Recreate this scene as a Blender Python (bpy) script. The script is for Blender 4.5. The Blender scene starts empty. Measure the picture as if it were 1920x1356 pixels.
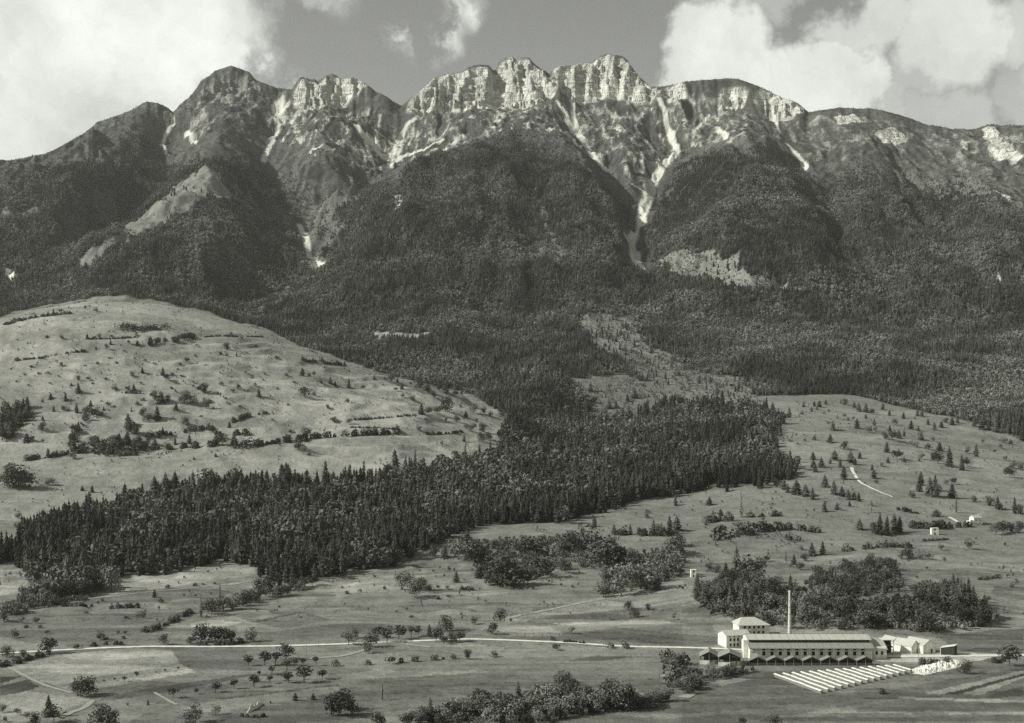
import bpy, math, random
import numpy as np

# ------------------------------------------------------------------ camera, sky, sun, exposure
SC = bpy.context.scene
COL = SC.collection
HAZE = 2.0e-5            # density of the valley air per metre
F = 2638.0          # focal length in photograph pixels (1920 wide)
HOR = 760.0         # the level line of sight
cam = bpy.data.cameras.new("camera")
cam.sensor_width = 36.0
cam.lens = 36.0 * F / 1920.0
cam.shift_y = (HOR - 678.0) / 1920.0
cam.clip_start = 1.0
cam.clip_end = 60000.0
camo = bpy.data.objects.new("camera", cam)
COL.objects.link(camo)
camo.location = (0, 0, 0)
camo.rotation_euler = (math.radians(90), 0, 0)
SC.camera = camo

SUN_AZ, SUN_EL = math.radians(-101), math.radians(35)     # from +Y, clockwise; sun stands to the left
sd = np.array([math.sin(SUN_AZ) * math.cos(SUN_EL), math.cos(SUN_AZ) * math.cos(SUN_EL), math.sin(SUN_EL)])
sun = bpy.data.lights.new("sun", 'SUN')
sun.energy = 5.0
sun.angle = math.radians(0.53)
sun.color = (1.0, 0.99, 0.955)
suno = bpy.data.objects.new("sun", sun)
COL.objects.link(suno)
suno.location = (-900, -200, 900)
from mathutils import Vector
suno.rotation_euler = Vector((-sd[0], -sd[1], -sd[2])).to_track_quat('-Z', 'Y').to_euler()

SC.view_settings.view_transform = 'Standard'
SC.view_settings.look = 'None'
SC.view_settings.exposure = 0.0
SC.view_settings.gamma = 1.0
SC.view_settings.use_curve_mapping = False
SC.render.engine = 'CYCLES'
SC.cycles.use_denoising = False
SC.cycles.max_bounces = 5
SC.cycles.diffuse_bounces = 3
SC.cycles.transparent_max_bounces = 4

def sky_world():
    w = bpy.data.worlds.new("World")
    SC.world = w
    w.use_nodes = True
    nt = w.node_tree
    N, L = nt.nodes, nt.links
    N.clear()
    out = N.new('ShaderNodeOutputWorld')
    bg = N.new('ShaderNodeBackground')
    bg.inputs['Strength'].default_value = 0.1
    L.new(bg.outputs[0], out.inputs[0])
    sky = N.new('ShaderNodeTexSky')
    sky.sky_type = 'NISHITA'
    sky.sun_disc = False
    sky.sun_elevation = SUN_EL
    sky.sun_rotation = SUN_AZ
    sky.air_density = 1.0
    sky.dust_density = 0.6
    sep = N.new('ShaderNodeSeparateColor')
    L.new(sky.outputs[0], sep.inputs[0])
    def math_(op, a, b=None, clamp=False):
        n = N.new('ShaderNodeMath'); n.operation = op; n.use_clamp = clamp
        for i, v in enumerate((a, b)):
            if v is None: continue
            if isinstance(v, (int, float)): n.inputs[i].default_value = v
            else: L.new(v, n.inputs[i])
        return n.outputs[0]
    # panchromatic film behind an orange filter: mostly the red and green of the sky
    grey = math_('ADD', math_('MULTIPLY', sep.outputs[0], 0.8), math_('MULTIPLY', sep.outputs[1], 0.45))
    tc = N.new('ShaderNodeTexCoord')
    d = tc.outputs['Generated']
    nz = N.new('ShaderNodeTexNoise'); nz.inputs['Scale'].default_value = 11.0
    nz.inputs['Detail'].default_value = 8.0; nz.inputs['Roughness'].default_value = 0.62
    L.new(d, nz.inputs['Vector'])
    sub = N.new('ShaderNodeVectorMath'); sub.operation = 'SUBTRACT'; sub.inputs[1].default_value = (.5, .5, .5)
    L.new(nz.outputs['Color'], sub.inputs[0])
    scl = N.new('ShaderNodeVectorMath'); scl.operation = 'SCALE'; scl.inputs['Scale'].default_value = 0.115
    L.new(sub.outputs[0], scl.inputs[0])
    add = N.new('ShaderNodeVectorMath'); add.operation = 'ADD'
    L.new(d, add.inputs[0]); L.new(scl.outputs[0], add.inputs[1])
    dw = add.outputs[0]
    scl2 = N.new('ShaderNodeVectorMath'); scl2.operation = 'SCALE'; scl2.inputs['Scale'].default_value = 0.045
    L.new(sub.outputs[0], scl2.inputs[0])
    add2 = N.new('ShaderNodeVectorMath'); add2.operation = 'ADD'; L.new(d, add2.inputs[0]); L.new(scl2.outputs[0], add2.inputs[1])
    def blob(px, py, r, soft=1.0):
        v = Vector(((px - 960) / F, 1, (HOR - py) / F)).normalized()
        dist = N.new('ShaderNodeVectorMath'); dist.operation = 'DISTANCE'
        L.new(add2.outputs[0] if r < 35 else dw, dist.inputs[0]); dist.inputs[1].default_value = v
        mr = N.new('ShaderNodeMapRange'); mr.interpolation_type = 'SMOOTHSTEP'
        rr = r / F
        mr.inputs['From Min'].default_value = rr * (1.16 if r >= 35 else 1.9)
        mr.inputs['From Max'].default_value = rr * (1 - .34 * soft) if r >= 35 else 0
        mr.inputs['To Min'].default_value = 0; mr.inputs['To Max'].default_value = 1
        L.new(dist.outputs['Value'], mr.inputs['Value'])
        return mr.outputs[0]
    def union(lst):
        r = lst[0]
        for x in lst[1:]: r = math_('MAXIMUM', r, x)
        return r
    bright = union([blob(*b) for b in ((60, 90, 330), (330, 30, 165), (420, 95, 70), (-50, 320, 260), (250, 190, 130), (-400, 60, 420),
                                       (1345, 95, 85), (1285, 150, 70), (1420, 130, 95), (1500, 165, 90), (1580, 150, 85), (1640, 190, 70), (1228, 178, 48), (1250, 205, 60), (1268, 118, 62), (1300, 70, 58))])
    n5 = N.new('ShaderNodeTexNoise'); n5.inputs['Scale'].default_value = 34.0; n5.inputs['Detail'].default_value = 8.0; n5.inputs['Roughness'].default_value = .6
    L.new(dw, n5.inputs['Vector'])
    fr = N.new('ShaderNodeMapRange'); fr.interpolation_type = 'SMOOTHSTEP'; fr.inputs['From Min'].default_value = .36; fr.inputs['From Max'].default_value = .64
    L.new(n5.outputs['Fac'], fr.inputs['Value'])
    thin = union([math_('MULTIPLY', math_('MULTIPLY', blob(*b), fr.outputs[0]) if b[2] < 35 else blob(*b), k * (1.7 if 16 < b[2] < 35 else 1)) for b, k in (((850, 40, 22), .5), ((808, 78, 26), .6), ((780, 74, 24), .6), ((752, 66, 22), .6), ((838, 66, 24), .5), ((862, 18, 26), .5), ((892, 20, 20), .5), ((875, 5, 22), .4), ((590, -15, 55), .45), ((640, 0, 30), .35), ((545, 152, 22), .9),
                                                              ((1650, 40, 75), .8), ((1770, 45, 105), .78), ((1900, 40, 70), .6), ((1740, 120, 60), .45), ((1340, 0, 60), .5), ((1480, -5, 60), .4), ((1800, 220, 75), .4), ((1700, 200, 50), .5), ((1910, 150, 50), .28), ((2100, 120, 160), .5))])
    # broken cloud over the rest of the sky
    n2 = N.new('ShaderNodeTexNoise'); n2.inputs['Scale'].default_value = 2.4
    n2.inputs['Detail'].default_value = 8.0; n2.inputs['Roughness'].default_value = 0.55
    L.new(dw, n2.inputs['Vector'])
    away = N.new('ShaderNodeVectorMath'); away.operation = 'DISTANCE'
    L.new(d, away.inputs[0]); away.inputs[1].default_value = Vector((0, 1, .2)).normalized()
    aw = N.new('ShaderNodeMapRange'); aw.interpolation_type = 'SMOOTHSTEP'
    aw.inputs['From Min'].default_value = .42; aw.inputs['From Max'].default_value = .8
    L.new(away.outputs['Value'], aw.inputs['Value'])
    gen = N.new('ShaderNodeMapRange'); gen.interpolation_type = 'SMOOTHSTEP'
    gen.inputs['From Min'].default_value = .54; gen.inputs['From Max'].default_value = .68
    L.new(n2.outputs['Fac'], gen.inputs['Value'])
    rest = math_('MULTIPLY', gen.outputs[0], math_('MULTIPLY', aw.outputs[0], .9))
    # soft inner modelling of the clouds
    n3 = N.new('ShaderNodeTexNoise'); n3.inputs['Scale'].default_value = 14.0
    n3.inputs['Detail'].default_value = 6.0; n3.inputs['Roughness'].default_value = 0.55
    L.new(dw, n3.inputs['Vector'])
    mod = math_('ADD', math_('MULTIPLY', n3.outputs['Fac'], .5), .73)
    cover = math_('MAXIMUM', math_('MAXIMUM', bright, thin), rest)
    cover = math_('MULTIPLY', cover, mod, True)
    n4 = N.new('ShaderNodeTexNoise'); n4.inputs['Scale'].default_value = 8.0; n4.inputs['Detail'].default_value = 9.0; n4.inputs['Roughness'].default_value = .58; L.new(dw, n4.inputs['Vector'])
    cl = math_('MULTIPLY', math_('ADD', math_('MULTIPLY', n4.outputs['Fac'], 1.35), .33), 8.6)
    mix = N.new('ShaderNodeMix'); mix.data_type = 'FLOAT'
    L.new(cover, mix.inputs['Factor']); L.new(grey, mix.inputs['A']); L.new(cl, mix.inputs['B'])
    comb = N.new('ShaderNodeCombineColor')
    L.new(math_('MULTIPLY', mix.outputs['Result'], .98), comb.inputs[0])
    L.new(mix.outputs['Result'], comb.inputs[1])
    L.new(math_('MULTIPLY', mix.outputs['Result'], .95), comb.inputs[2])
    L.new(comb.outputs[0], bg.inputs['Color'])
sky_world()

# ------------------------------------------------------------------ helpers
rng = np.random.default_rng(7)
random.seed(7)
def grey(v): return (v * .985, v, v * .86, 1.0)

_p = np.random.default_rng(3).permutation(256); _p = np.concatenate([_p, _p])
_ga = np.random.default_rng(4).uniform(0, 2 * np.pi, 256); _gx, _gy = np.cos(_ga), np.sin(_ga)
def perlin(x, y):
    xi = np.floor(x).astype(int); yi = np.floor(y).astype(int)
    xf = x - xi; yf = y - yi; xi &= 255; yi &= 255
    u = xf * xf * xf * (xf * (xf * 6 - 15) + 10); v = yf * yf * yf * (yf * (yf * 6 - 15) + 10)
    def g(ix, iy, dx, dy):
        h = _p[_p[ix & 255] + (iy & 255)]
        return _gx[h] * dx + _gy[h] * dy
    a = g(xi, yi, xf, yf); b = g(xi + 1, yi, xf - 1, yf); c = g(xi, yi + 1, xf, yf - 1); e = g(xi + 1, yi + 1, xf - 1, yf - 1)
    return (a + u * (b - a) + v * ((c + u * (e - c)) - (a + u * (b - a)))) * 1.5
def fbm(x, y, o=5, gain=.5):
    s = 0; a = 1; t = 0
    for i in range(o):
        s = s + a * perlin(x + 17.3 * i, y - 9.1 * i); t += a; a *= gain; x = x * 2.03; y = y * 2.03
    return s / t
def ridged(x, y, o=5, gain=.5):
    s = 0; a = 1; t = 0
    for i in range(o):
        s = s + a * (1 - np.abs(perlin(x + 31.7 * i, y + 5.3 * i)) * 1.6); t += a; a *= gain; x = x * 2.07; y = y * 2.07
    return s / t
def sstep(a, b, x):
    t = np.clip((x - a) / (b - a), 0, 1); return t * t * (3 - 2 * t)

# ------------------------------------------------------------------ terrain: survey points along ridges, gullies and field edges
PYS = [60, 105, 150, 200, 250, 300, 350, 400, 450, 500, 550, 600, 650, 700, 750, 800, 850, 900, 950, 1000, 1060, 1100, 1150, 1180, 1215, 1240, 1356]
PYY = [6150, 6000, 5850, 5650, 5400, 5100, 4850, 4600, 4350, 4100, 3850, 3600, 3300, 3000, 2800, 2400, 2080, 1850, 1680, 1520, 1340, 1195, 1068, 1000, 928, 879, 708]
def Y0(py): return float(np.interp(py, PYS, PYY))
CP = []          # survey points: x, y, z in metres
def cp(px, py, dy=0, Y=None):
    Yv = Y if Y is not None else Y0(py) + dy
    CP.append(((px - 960) / F * Yv, Yv, (HOR - py) / F * Yv))
def line(pts, step=110):
    P = []
    for (px, py, dy) in pts:
        Yv = Y0(py) + dy * ((1.3 if dy < 0 else .72) if 225 < py < 560 else 1.0)
        P.append(np.array(((px - 960) / F * Yv, Yv, (HOR - py) / F * Yv)))
    for a, b in zip(P[:-1], P[1:]):
        n = max(1, int(np.linalg.norm((b - a)[:2]) / step))
        for i in range(n): CP.append(tuple(a + (b - a) * i / n))
    CP.append(tuple(P[-1]))
SIL = [(-500, 400), (-250, 350), (-100, 345), (0, 322), (90, 296), (180, 240), (225, 215), (270, 193), (300, 195), (322, 212), (345, 185), (370, 152), (400, 134), (432, 124), (460, 133), (480, 152), (510, 160), (543, 167),
       (556, 148), (590, 150), (620, 140), (665, 147), (700, 166), (750, 199), (790, 165), (830, 145), (850, 141), (880, 126), (915, 123), (930, 130), (942, 112), (965, 107), (990, 108), (1010, 122), (1033, 150), (1045, 127), (1100, 121),
       (1122, 108), (1145, 108), (1168, 107), (1186, 121), (1200, 145), (1226, 166), (1300, 151), (1370, 148), (1440, 168), (1480, 190), (1512, 209), (1580, 202), (1650, 205), (1720, 225), (1745, 236), (1830, 240), (1855, 235), (1920, 240), (2050, 255), (2250, 270), (2450, 300)]
for px, py in SIL:
    cp(px, py)
    Yv = Y0(py); X = (px - 960) / F; Z = (HOR - py) / F * Yv
    CP.append((X * (Yv + 260), Yv + 260, Z - 190)); CP.append((X * (Yv + 900), Yv + 900, Z - 560))
# ridges
line([(270, 193, 0), (215, 290, -140), (150, 390, -200), (60, 480, -200), (-10, 560, -150)])
line([(432, 124, 0), (415, 190, -40), (428, 240, -120), (390, 312, -260), (330, 365, -320), (260, 425, -340), (150, 488, -290)])
line([(390, 312, -260), (405, 400, -310), (390, 480, -310), (340, 545, -200)])
line([(390, 312, -260), (450, 370, -190), (515, 440, -70), (540, 490, 0)])
line([(620, 140, 0), (605, 205, -20), (590, 270, -110), (572, 330, -40)])
line([(690, 230, 60), (640, 300, -60), (625, 380, -60), (590, 420, 40)])
line([(880, 126, 0), (862, 205, 110), (890, 262, -100), (820, 292, -150), (755, 330, -200), (728, 385, -150), (670, 430, -150), (600, 505, -110), (500, 580, -90)])
line([(965, 107, 0), (960, 197, 130), (945, 260, -100), (930, 330, -230), (915, 400, -280), (890, 480, -260), (845, 560, -180), (800, 640, -80)])
line([(1012, 122, 0), (1030, 190, 40), (1045, 250, -120), (1085, 330, -230), (1125, 420, -240), (1130, 500, -140)])
line([(1150, 104, 0), (1148, 190, 130), (1160, 255, 20), (1175, 320, 40), (1195, 380, 130)])
line([(1370, 148, 0), (1385, 205, 70), (1400, 265, -150), (1365, 330, -260), (1335, 400, -290), (1315, 470, -220), (1300, 560, -90)])
line([(1440, 168, 0), (1435, 215, 60), (1445, 285, -160), (1480, 360, -230), (1505, 450, -240), (1525, 540, -130)])
line([(1580, 202, 0), (1590, 260, -60), (1620, 340, -160), (1650, 430, -190), (1690, 520, -120)])
line([(1855, 235, 0), (1840, 290, -80), (1850, 380, -160), (1875, 480, -160), (1890, 560, -90)])
# gullies
line([(322, 212, 40), (308, 265, 170), (328, 300, 210), (285, 370, 170), (215, 440, 130), (110, 505, 60), (20, 560, 40)])
line([(540, 190, 140), (525, 215, 170), (518, 250, 200), (495, 300, 210), (520, 360, 240), (560, 430, 250), (580, 490, 220), (545, 545, 130), (470, 590, 60)])
line([(350, 255, 80), (368, 275, 30), (340, 300, 60)])
line([(750, 199, 30), (756, 245, 230), (738, 295, 330), (690, 335, 300), (640, 395, 280), (590, 445, 250), (580, 490, 220)])
line([(665, 225, 180), (695, 270, 260), (735, 300, 330)])
line([(985, 290, -110), (1000, 350, -110), (1010, 410, -110), (1035, 475, -80), (1065, 540, -50)])
line([(1033, 150, 60), (1072, 200, 190), (1078, 245, 200), (1110, 290, 200), (1140, 322, 200), (1185, 385, 220), (1203, 412, 240)])
line([(1226, 166, 50), (1245, 200, 170), (1250, 245, 220), (1270, 285, 240), (1232, 340, 250), (1205, 410, 240), (1180, 460, 180), (1195, 505, 120), (1235, 560, 50)])
line([(1300, 180, 130), (1320, 215, 160), (1300, 250, 140), (1272, 285, 240)])
line([(1512, 209, 0), (1470, 240, 110), (1490, 285, 80), (1520, 330, 60), (1560, 400, 30), (1590, 480, 20)])
line([(1745, 236, 0), (1705, 300, 70), (1730, 380, 60), (1765, 470, 40)])
# apron of the mountain
for px in range(-500, 2500, 200):
    for py in (600, 650, 700):
        if px > 1000 or (py < 690 and px > 560) or py == 600 and px > 480: cp(px, py, 25 * math.sin(px * .013 + py))
for px in (1000, 1150, 1300): cp(px, 750); cp(px, 800, 60)
cp(1700, 740, 60); cp(1900, 790, 60); cp(2100, 800, 80); cp(2400, 780, 60)
# grassy hill on the left and the hollow behind it
HILL = [(-500, 680, 2300), (-250, 640, 2380), (0, 600, 2450), (60, 581, 2510), (160, 566, 2600), (300, 570, 2620), (400, 592, 2610), (500, 621, 2590), (640, 680, 2540), (760, 716, 2480), (860, 737, 2400), (930, 775, 2290), (968, 815, 2180)]
for px, py, Yv in HILL:
    cp(px, py, Y=Yv)
    X = (px - 960) / F; Z = (HOR - py) / F * Yv
    k = 1.0 if px < 800 else .5
    CP.append((X * (Yv + 180), Yv + 180, Z - 34 * k)); CP.append((X * (Yv + 380), Yv + 380, Z - 20 * k))
for px, py, Yv in ((-300, 720, 2150), (0, 680, 2190), (200, 655, 2260), (400, 670, 2280), (600, 710, 2290), (760, 750, 2240), (0, 760, 2010), (200, 745, 2060), (400, 750, 2080), (600, 770, 2090), (800, 790, 2080), (0, 830, 1890), (200, 835, 1900), (400, 835, 1920), (600, 830, 1950), (800, 830, 1990),
                   (0, 885, 1780), (200, 880, 1800), (400, 870, 1820), (600, 868, 1860), (0, 960, 1600), (150, 955, 1620)):
    cp(px, py, Y=Yv)
for px in (-400, -200): cp(px, 860, Y=1840); cp(px, 960, Y=1600)
# lower slopes and the wooded band
for px in (0, 150, 300, 480, 640, 800): cp(px, 1065)
for px in (300, 480, 640, 800, 960): cp(px, 1000, -40); cp(px, 920, -30)
for px in (960, 1100, 1200, 1300): cp(px, 960)
for px in (1000, 1200): cp(px, 850)
# right meadow
for px, py, Yv in ((1380, 796, 2350), (1440, 752, 2700), (1600, 746, 2760), (1750, 781, 2600), (1920, 832, 2450), (2150, 850, 2400), (1500, 830, 2120), (1600, 800, 2300), (1650, 860, 2000), (1800, 860, 2060), (1500, 900, 1800), (1700, 930, 1720), (1900, 920, 1800), (2200, 930, 1800),
                   (1420, 912, 1760), (1300, 945, 1640), (1600, 990, 1500), (1800, 990, 1540), (1400, 1000, 1440), (1900, 1000, 1520), (1250, 1010, 1440), (2200, 1020, 1480)):
    cp(px, py, Y=Yv)
for px in (1150, 1300, 1500, 1700, 1900, 2200): cp(px, 1060, -20)
# wooded knoll behind the works
for px, py, Yv in ((1340, 1120, 1090), (1420, 1115, 1090), (1500, 1112, 1090), (1600, 1128, 1060), (1720, 1120, 1080), (1800, 1130, 1070), (1880, 1165, 1040), (1290, 1150, 1060), (1600, 1090, 1180), (1450, 1085, 1200), (1800, 1095, 1210)):
    cp(px, py, Y=Yv)
# valley floor
for px in range(-600, 2700, 150):
    for py in (1150, 1190, 1220, 1300, 1356):
        if 1270 < px < 1900 and py == 1150: continue
        Yv = 160 * F / (py - HOR) * (1.0 if py > 1195 else .99)
        CP.append(((px - 960) / F * Yv, Yv, -160 + (0 if py > 1195 else 1.5)))
for X in (-600, -300, 0, 300, 600):
    for Yv in (200, 450, 600): CP.append((X, Yv, -160 + max(0, (450 - Yv)) * .05))

CPA = np.array(CP)
_k = np.unique(np.round(CPA[:, :2] / 12).astype(int), axis=0, return_index=True)[1]
CPA = CPA[np.sort(_k)]
PX, PZ = CPA[:, :2] / 1000., CPA[:, 2] / 1000.
n = len(PX)
D = np.sqrt(((PX[:, None] - PX[None]) ** 2).sum(-1) + 1e-5)
A = np.zeros((n + 3, n + 3)); A[:n, :n] = D + np.eye(n) * -.0015
A[:n, n] = 1; A[:n, n + 1:] = PX; A[n, :n] = 1; A[n + 1:, :n] = PX.T
W = np.linalg.solve(A, np.concatenate([PZ, [0, 0, 0]]))
def rbf(X, Y):
    q = np.stack([X.ravel(), Y.ravel()], 1) / 1000.
    o = np.empty(len(q))
    for i in range(0, len(q), 8000):
        s = q[i:i + 8000]
        o[i:i + 8000] = np.sqrt((s[:, 0:1] - PX[None, :, 0]) ** 2 + (s[:, 1:2] - PX[None, :, 1]) ** 2 + 1e-5) @ W[:n] + W[n] + s @ W[n + 1:]
    return (o * 1000).reshape(X.shape)

us = np.linspace(-.475, .475, 1040)
ys = np.concatenate([np.arange(200, 640, 30), np.arange(640, 1500, 3.2), np.arange(1500, 2800, 6.5), np.arange(2800, 4500, 11), np.arange(4500, 6220, 5.0), np.arange(6220, 7400, 40)])
cu = np.linspace(-.48, .48, 230); cy = np.concatenate([np.arange(200, 640, 60), np.arange(640, 6300, 14), np.arange(6300, 7500, 80)])
HC = rbf(cu[None] * cy[:, None], cy[:, None] * np.ones_like(cu)[None])
def bil(G, gu, gy, u, y):
    i = np.clip(np.searchsorted(gy, y) - 1, 0, len(gy) - 2); j = np.clip(np.searchsorted(gu, u) - 1, 0, len(gu) - 2)
    a = np.clip((y - gy[i]) / (gy[i + 1] - gy[i]), 0, 1); b = np.clip((u - gu[j]) / (gu[j + 1] - gu[j]), 0, 1)
    return G[i, j] * (1 - a) * (1 - b) + G[i + 1, j] * a * (1 - b) + G[i, j + 1] * (1 - a) * b + G[i + 1, j + 1] * a * b
UU, YY = np.meshgrid(us, ys); XX = UU * YY
H = bil(HC, cu, cy, UU, YY)
# natural relief on top of the survey
mt = sstep(150, 700, H) * sstep(2900, 4200, YY)
warp = fbm(XX / 300, YY / 300, 3) * 90
H = H + mt * (ridged((XX + warp) / 420, (YY + warp) / 650, 5, .55) - .55) * 70 * (1 - .6 * sstep(.12, .16, UU) * sstep(5150, 5450, YY))
crest = sstep(2300, 2480, YY) * sstep(2850, 2700, YY) * (UU < 0)
H = H + sstep(900, 1400, YY) * (fbm(XX / 260 + 5, YY / 260, 4) * 5 + fbm(XX / 60, YY / 60, 3) * 1.3) * (1 - mt) * (1 - .8 * crest)
H = H + sstep(1750, 1900, YY) * sstep(2480, 2300, YY) * (UU < .02) * (ridged(XX / 170 + 3, YY / 240, 3) - .5) * 9
H = H + sstep(3300, 3900, YY) * sstep(5500, 5000, YY) * (ridged((XX + warp * .8) / 215 + 4, (YY + warp) / 1000, 4, .5) - .6) * 62
H = H + sstep(2850, 3250, YY) * sstep(4700, 4200, YY) * (fbm(XX / 330 + 9, YY / 420, 4) * 26 + ridged(XX / 150, YY / 500, 3) * 10)
H = H + sstep(940, 1080, YY) * sstep(2500, 2300, YY) * (fbm(XX / 130 + 21, YY / 90, 3) * 4.2)
# the old terraces of the left hill
hm = sstep(1800, 1950, YY) * sstep(2520, 2380, YY) * sstep(-.03, -.08, UU)
tt = (H + fbm(XX / 160, YY / 160, 3) * 16) / 13.
H = H + hm * ((np.floor(tt) + sstep(.25, .75, tt - np.floor(tt))) - tt) * 13 * .55
hm3 = sstep(950, 1010, YY) * sstep(1500, 1400, YY) * sstep(.10, .06, UU)
tt = (H + fbm(XX / 140 + 8, YY / 90, 3) * 5) / 3.4
H = H + hm3 * ((np.floor(tt) + sstep(.55, .85, tt - np.floor(tt))) - tt) * 3.4 * .75
hm2 = sstep(1250, 1350, YY) * sstep(2500, 2300, YY) * sstep(.08, .14, UU)
tt = (H + fbm(XX / 120 + 3, YY / 120, 3) * 12) / 9.
H = H + hm2 * ((np.floor(tt) + sstep(.2, .8, tt - np.floor(tt))) - tt) * 9 * .3

def _prof(px, Hs):
    j = ((px - 960) / F - us[0]) / (us[1] - us[0]); j0 = int(np.clip(math.floor(j), 0, len(us) - 2)); b = j - j0
    return Hs[:, j0] * (1 - b) + Hs[:, j0 + 1] * b
def at(px, py, far=None):
    """the spot of ground seen at a pixel of the photograph, in metres"""
    p = _prof(px, H); s = p / ys; t = (HOR - py) / F
    ok = (s >= t) & (ys > 560)
    if far: ok &= ys > far
    if ok.any():
        i = int(np.argmax(ok)); i0 = max(i - 1, 0)
        a = 0 if s[i] == s[i0] else np.clip((t - s[i0]) / (s[i] - s[i0]), 0, 1)
        Yv = ys[i0] + a * (ys[i] - ys[i0])
    else:
        i = int(np.argmax(np.where(ys > 560, s, -9))); Yv = ys[i]
    X = (px - 960) / F * Yv
    return X, Yv, ground(X, Yv)
def ground(X, Y):
    return float(bil(H, us, ys, np.array([X / Y]), np.array([Y]))[0])
def plan(pts, step=14, far=None):
    """a pixel polyline laid on the ground, in plan"""
    o = []
    for a, b in zip(pts[:-1], pts[1:]):
        m = max(1, int(math.hypot(b[0] - a[0], b[1] - a[1]) / step))
        for i in range(m):
            o.append(at(a[0] + (b[0] - a[0]) * i / m, a[1] + (b[1] - a[1]) * i / m, far)[:2])
    o.append(at(*pts[-1], far)[:2])
    return np.array(o)
def inside(poly, X, Y):
    """even-odd test of plan points"""
    r = np.zeros(X.shape, bool)
    m = (X >= poly[:, 0].min()) & (X <= poly[:, 0].max()) & (Y >= poly[:, 1].min()) & (Y <= poly[:, 1].max())
    if not m.any(): return r
    x, y = X[m], Y[m]; q = np.zeros(x.shape, bool)
    for (x1, y1), (x2, y2) in zip(poly, np.roll(poly, -1, 0)):
        if y1 == y2: continue
        q ^= ((y1 > y) != (y2 > y)) & (x < (x2 - x1) * (y - y1) / (y2 - y1) + x1)
    r[m] = q
    return r
def area(pts, far=None, wob=0, wl=40.):
    P = plan(list(pts) + [pts[0]], 14, far)
    m = (XX > P[:, 0].min() - 2 * wob) & (XX < P[:, 0].max() + 2 * wob) & (YY > P[:, 1].min() - 2 * wob) & (YY < P[:, 1].max() + 2 * wob)
    r = np.zeros(XX.shape, bool)
    if not m.any(): return r
    x, y = XX[m], YY[m]
    if wob: x, y = x + fbm(x / wl, y / wl, 2) * wob, y + fbm(x / wl + 50, y / wl, 2) * wob
    r[m] = inside(P, x, y)
    return r
def near_line(pts, w0, w1=None, far=None):
    """1 along a polyline on the ground, falling to 0 at the given half width in metres"""
    P = plan(pts, 10, far); w1 = w1 or w0
    r = np.zeros(XX.shape)
    W_ = max(w0, w1) * 2.2
    m = (XX > P[:, 0].min() - W_) & (XX < P[:, 0].max() + W_) & (YY > P[:, 1].min() - W_) & (YY < P[:, 1].max() + W_)
    x, y = XX[m], YY[m]; best = np.zeros(x.shape)
    for i in range(len(P) - 1):
        a, b = P[i], P[i + 1]; dv = b - a; l2 = max(dv @ dv, 1e-6)
        t = np.clip(((x - a[0]) * dv[0] + (y - a[1]) * dv[1]) / l2, 0, 1)
        dd = np.hypot(x - a[0] - t * dv[0], y - a[1] - t * dv[1])
        w = w0 + (w1 - w0) * (i + t) / (len(P) - 1)
        best = np.maximum(best, np.clip(1.5 - dd / w, 0, 1))
    r[m] = best
    return r
CROPS = {'A': (0, 500, 3.), 'B': (640, 500, 3.), 'C': (1280, 500, 3.), 'D': (0, 900, 2.973), 'E': (640, 900, 2.973), 'F': (1280, 900, 2.973)}
def P(c, *pts):
    ox, oy, k = CROPS[c]
    return [(ox + x / k, oy + y / k) for x, y in pts]

# ------------------------------------------------------------------ what covers the ground
n_big = fbm(XX / 420 + 7, YY / 420, 4); n_mid = fbm(XX / 90, YY / 90 + 3, 4); n_fine = fbm(XX / 22, YY / 22 + 11, 3)
streak = fbm(XX / 150 + YY / 900, YY / 14, 3)
# crags
ROCKS = [
    [(548, 168), (556, 150), (590, 152), (620, 142), (665, 149), (690, 166), (660, 178), (640, 192), (600, 196), (575, 200), (556, 192)],
    [(762, 196), (790, 168), (830, 148), (880, 128), (915, 126), (930, 132), (942, 114), (965, 109), (990, 110), (1010, 125), (1038, 158), (1034, 178), (1000, 196), (962, 208), (930, 196), (880, 205), (820, 206), (780, 214)],
    [(1040, 132), (1100, 123), (1125, 106), (1165, 106), (1185, 122), (1200, 148), (1226, 170), (1230, 186), (1190, 186), (1150, 174), (1110, 184), (1080, 200), (1060, 186), (1046, 160)],
    [(1235, 182), (1275, 172), (1290, 192), (1260, 200)], [(1360, 168), (1400, 172), (1390, 205), (1350, 212)], [(1415, 172), (1450, 178), (1505, 208), (1480, 228), (1430, 222)],
    [(390, 150), (432, 128), (470, 150), (480, 175), (430, 185), (390, 178)],
    [(1640, 250), (1670, 238), (1710, 262), (1680, 272), (1650, 264)], [(1560, 218), (1600, 212), (1615, 226), (1575, 232)], [(1800, 262), (1818, 266), (1816, 284), (1804, 280)], [(1840, 245), (1865, 240), (1880, 262), (1915, 290), (1905, 308), (1860, 295)],
    [(735, 368), (752, 366), (756, 388), (742, 392)],
]
rock = np.zeros(H.shape)
for i, r in enumerate(ROCKS): rock = np.maximum(rock, area(r, 4000, 14, 60) * {6: .3, 3: .7, 4: .45, 5: .4}.get(i, 1.))
SUBCLIFF = [[(500, 220), (560, 195), (640, 195), (700, 215), (756, 235), (820, 212), (900, 206), (960, 212), (1040, 190), (1075, 220), (1110, 195), (1190, 190), (1240, 205), (1300, 175), (1400, 210), (1480, 235), (1460, 262), (1400, 262), (1320, 272), (1270, 300), (1230, 330), (1170, 335), (1120, 300), (1060, 262), (980, 240), (900, 262), (820, 292), (740, 312), (690, 320), (620, 300), (560, 280), (510, 260)],
            [(1480, 235), (1560, 210), (1700, 235), (1760, 245), (1915, 250), (1915, 350), (1840, 330), (1750, 300), (1640, 285), (1560, 300), (1500, 300)],
            [(330, 215), (380, 150), (480, 160), (530, 190), (520, 240), (440, 235), (360, 260)]]
subc = np.zeros(H.shape)
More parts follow.
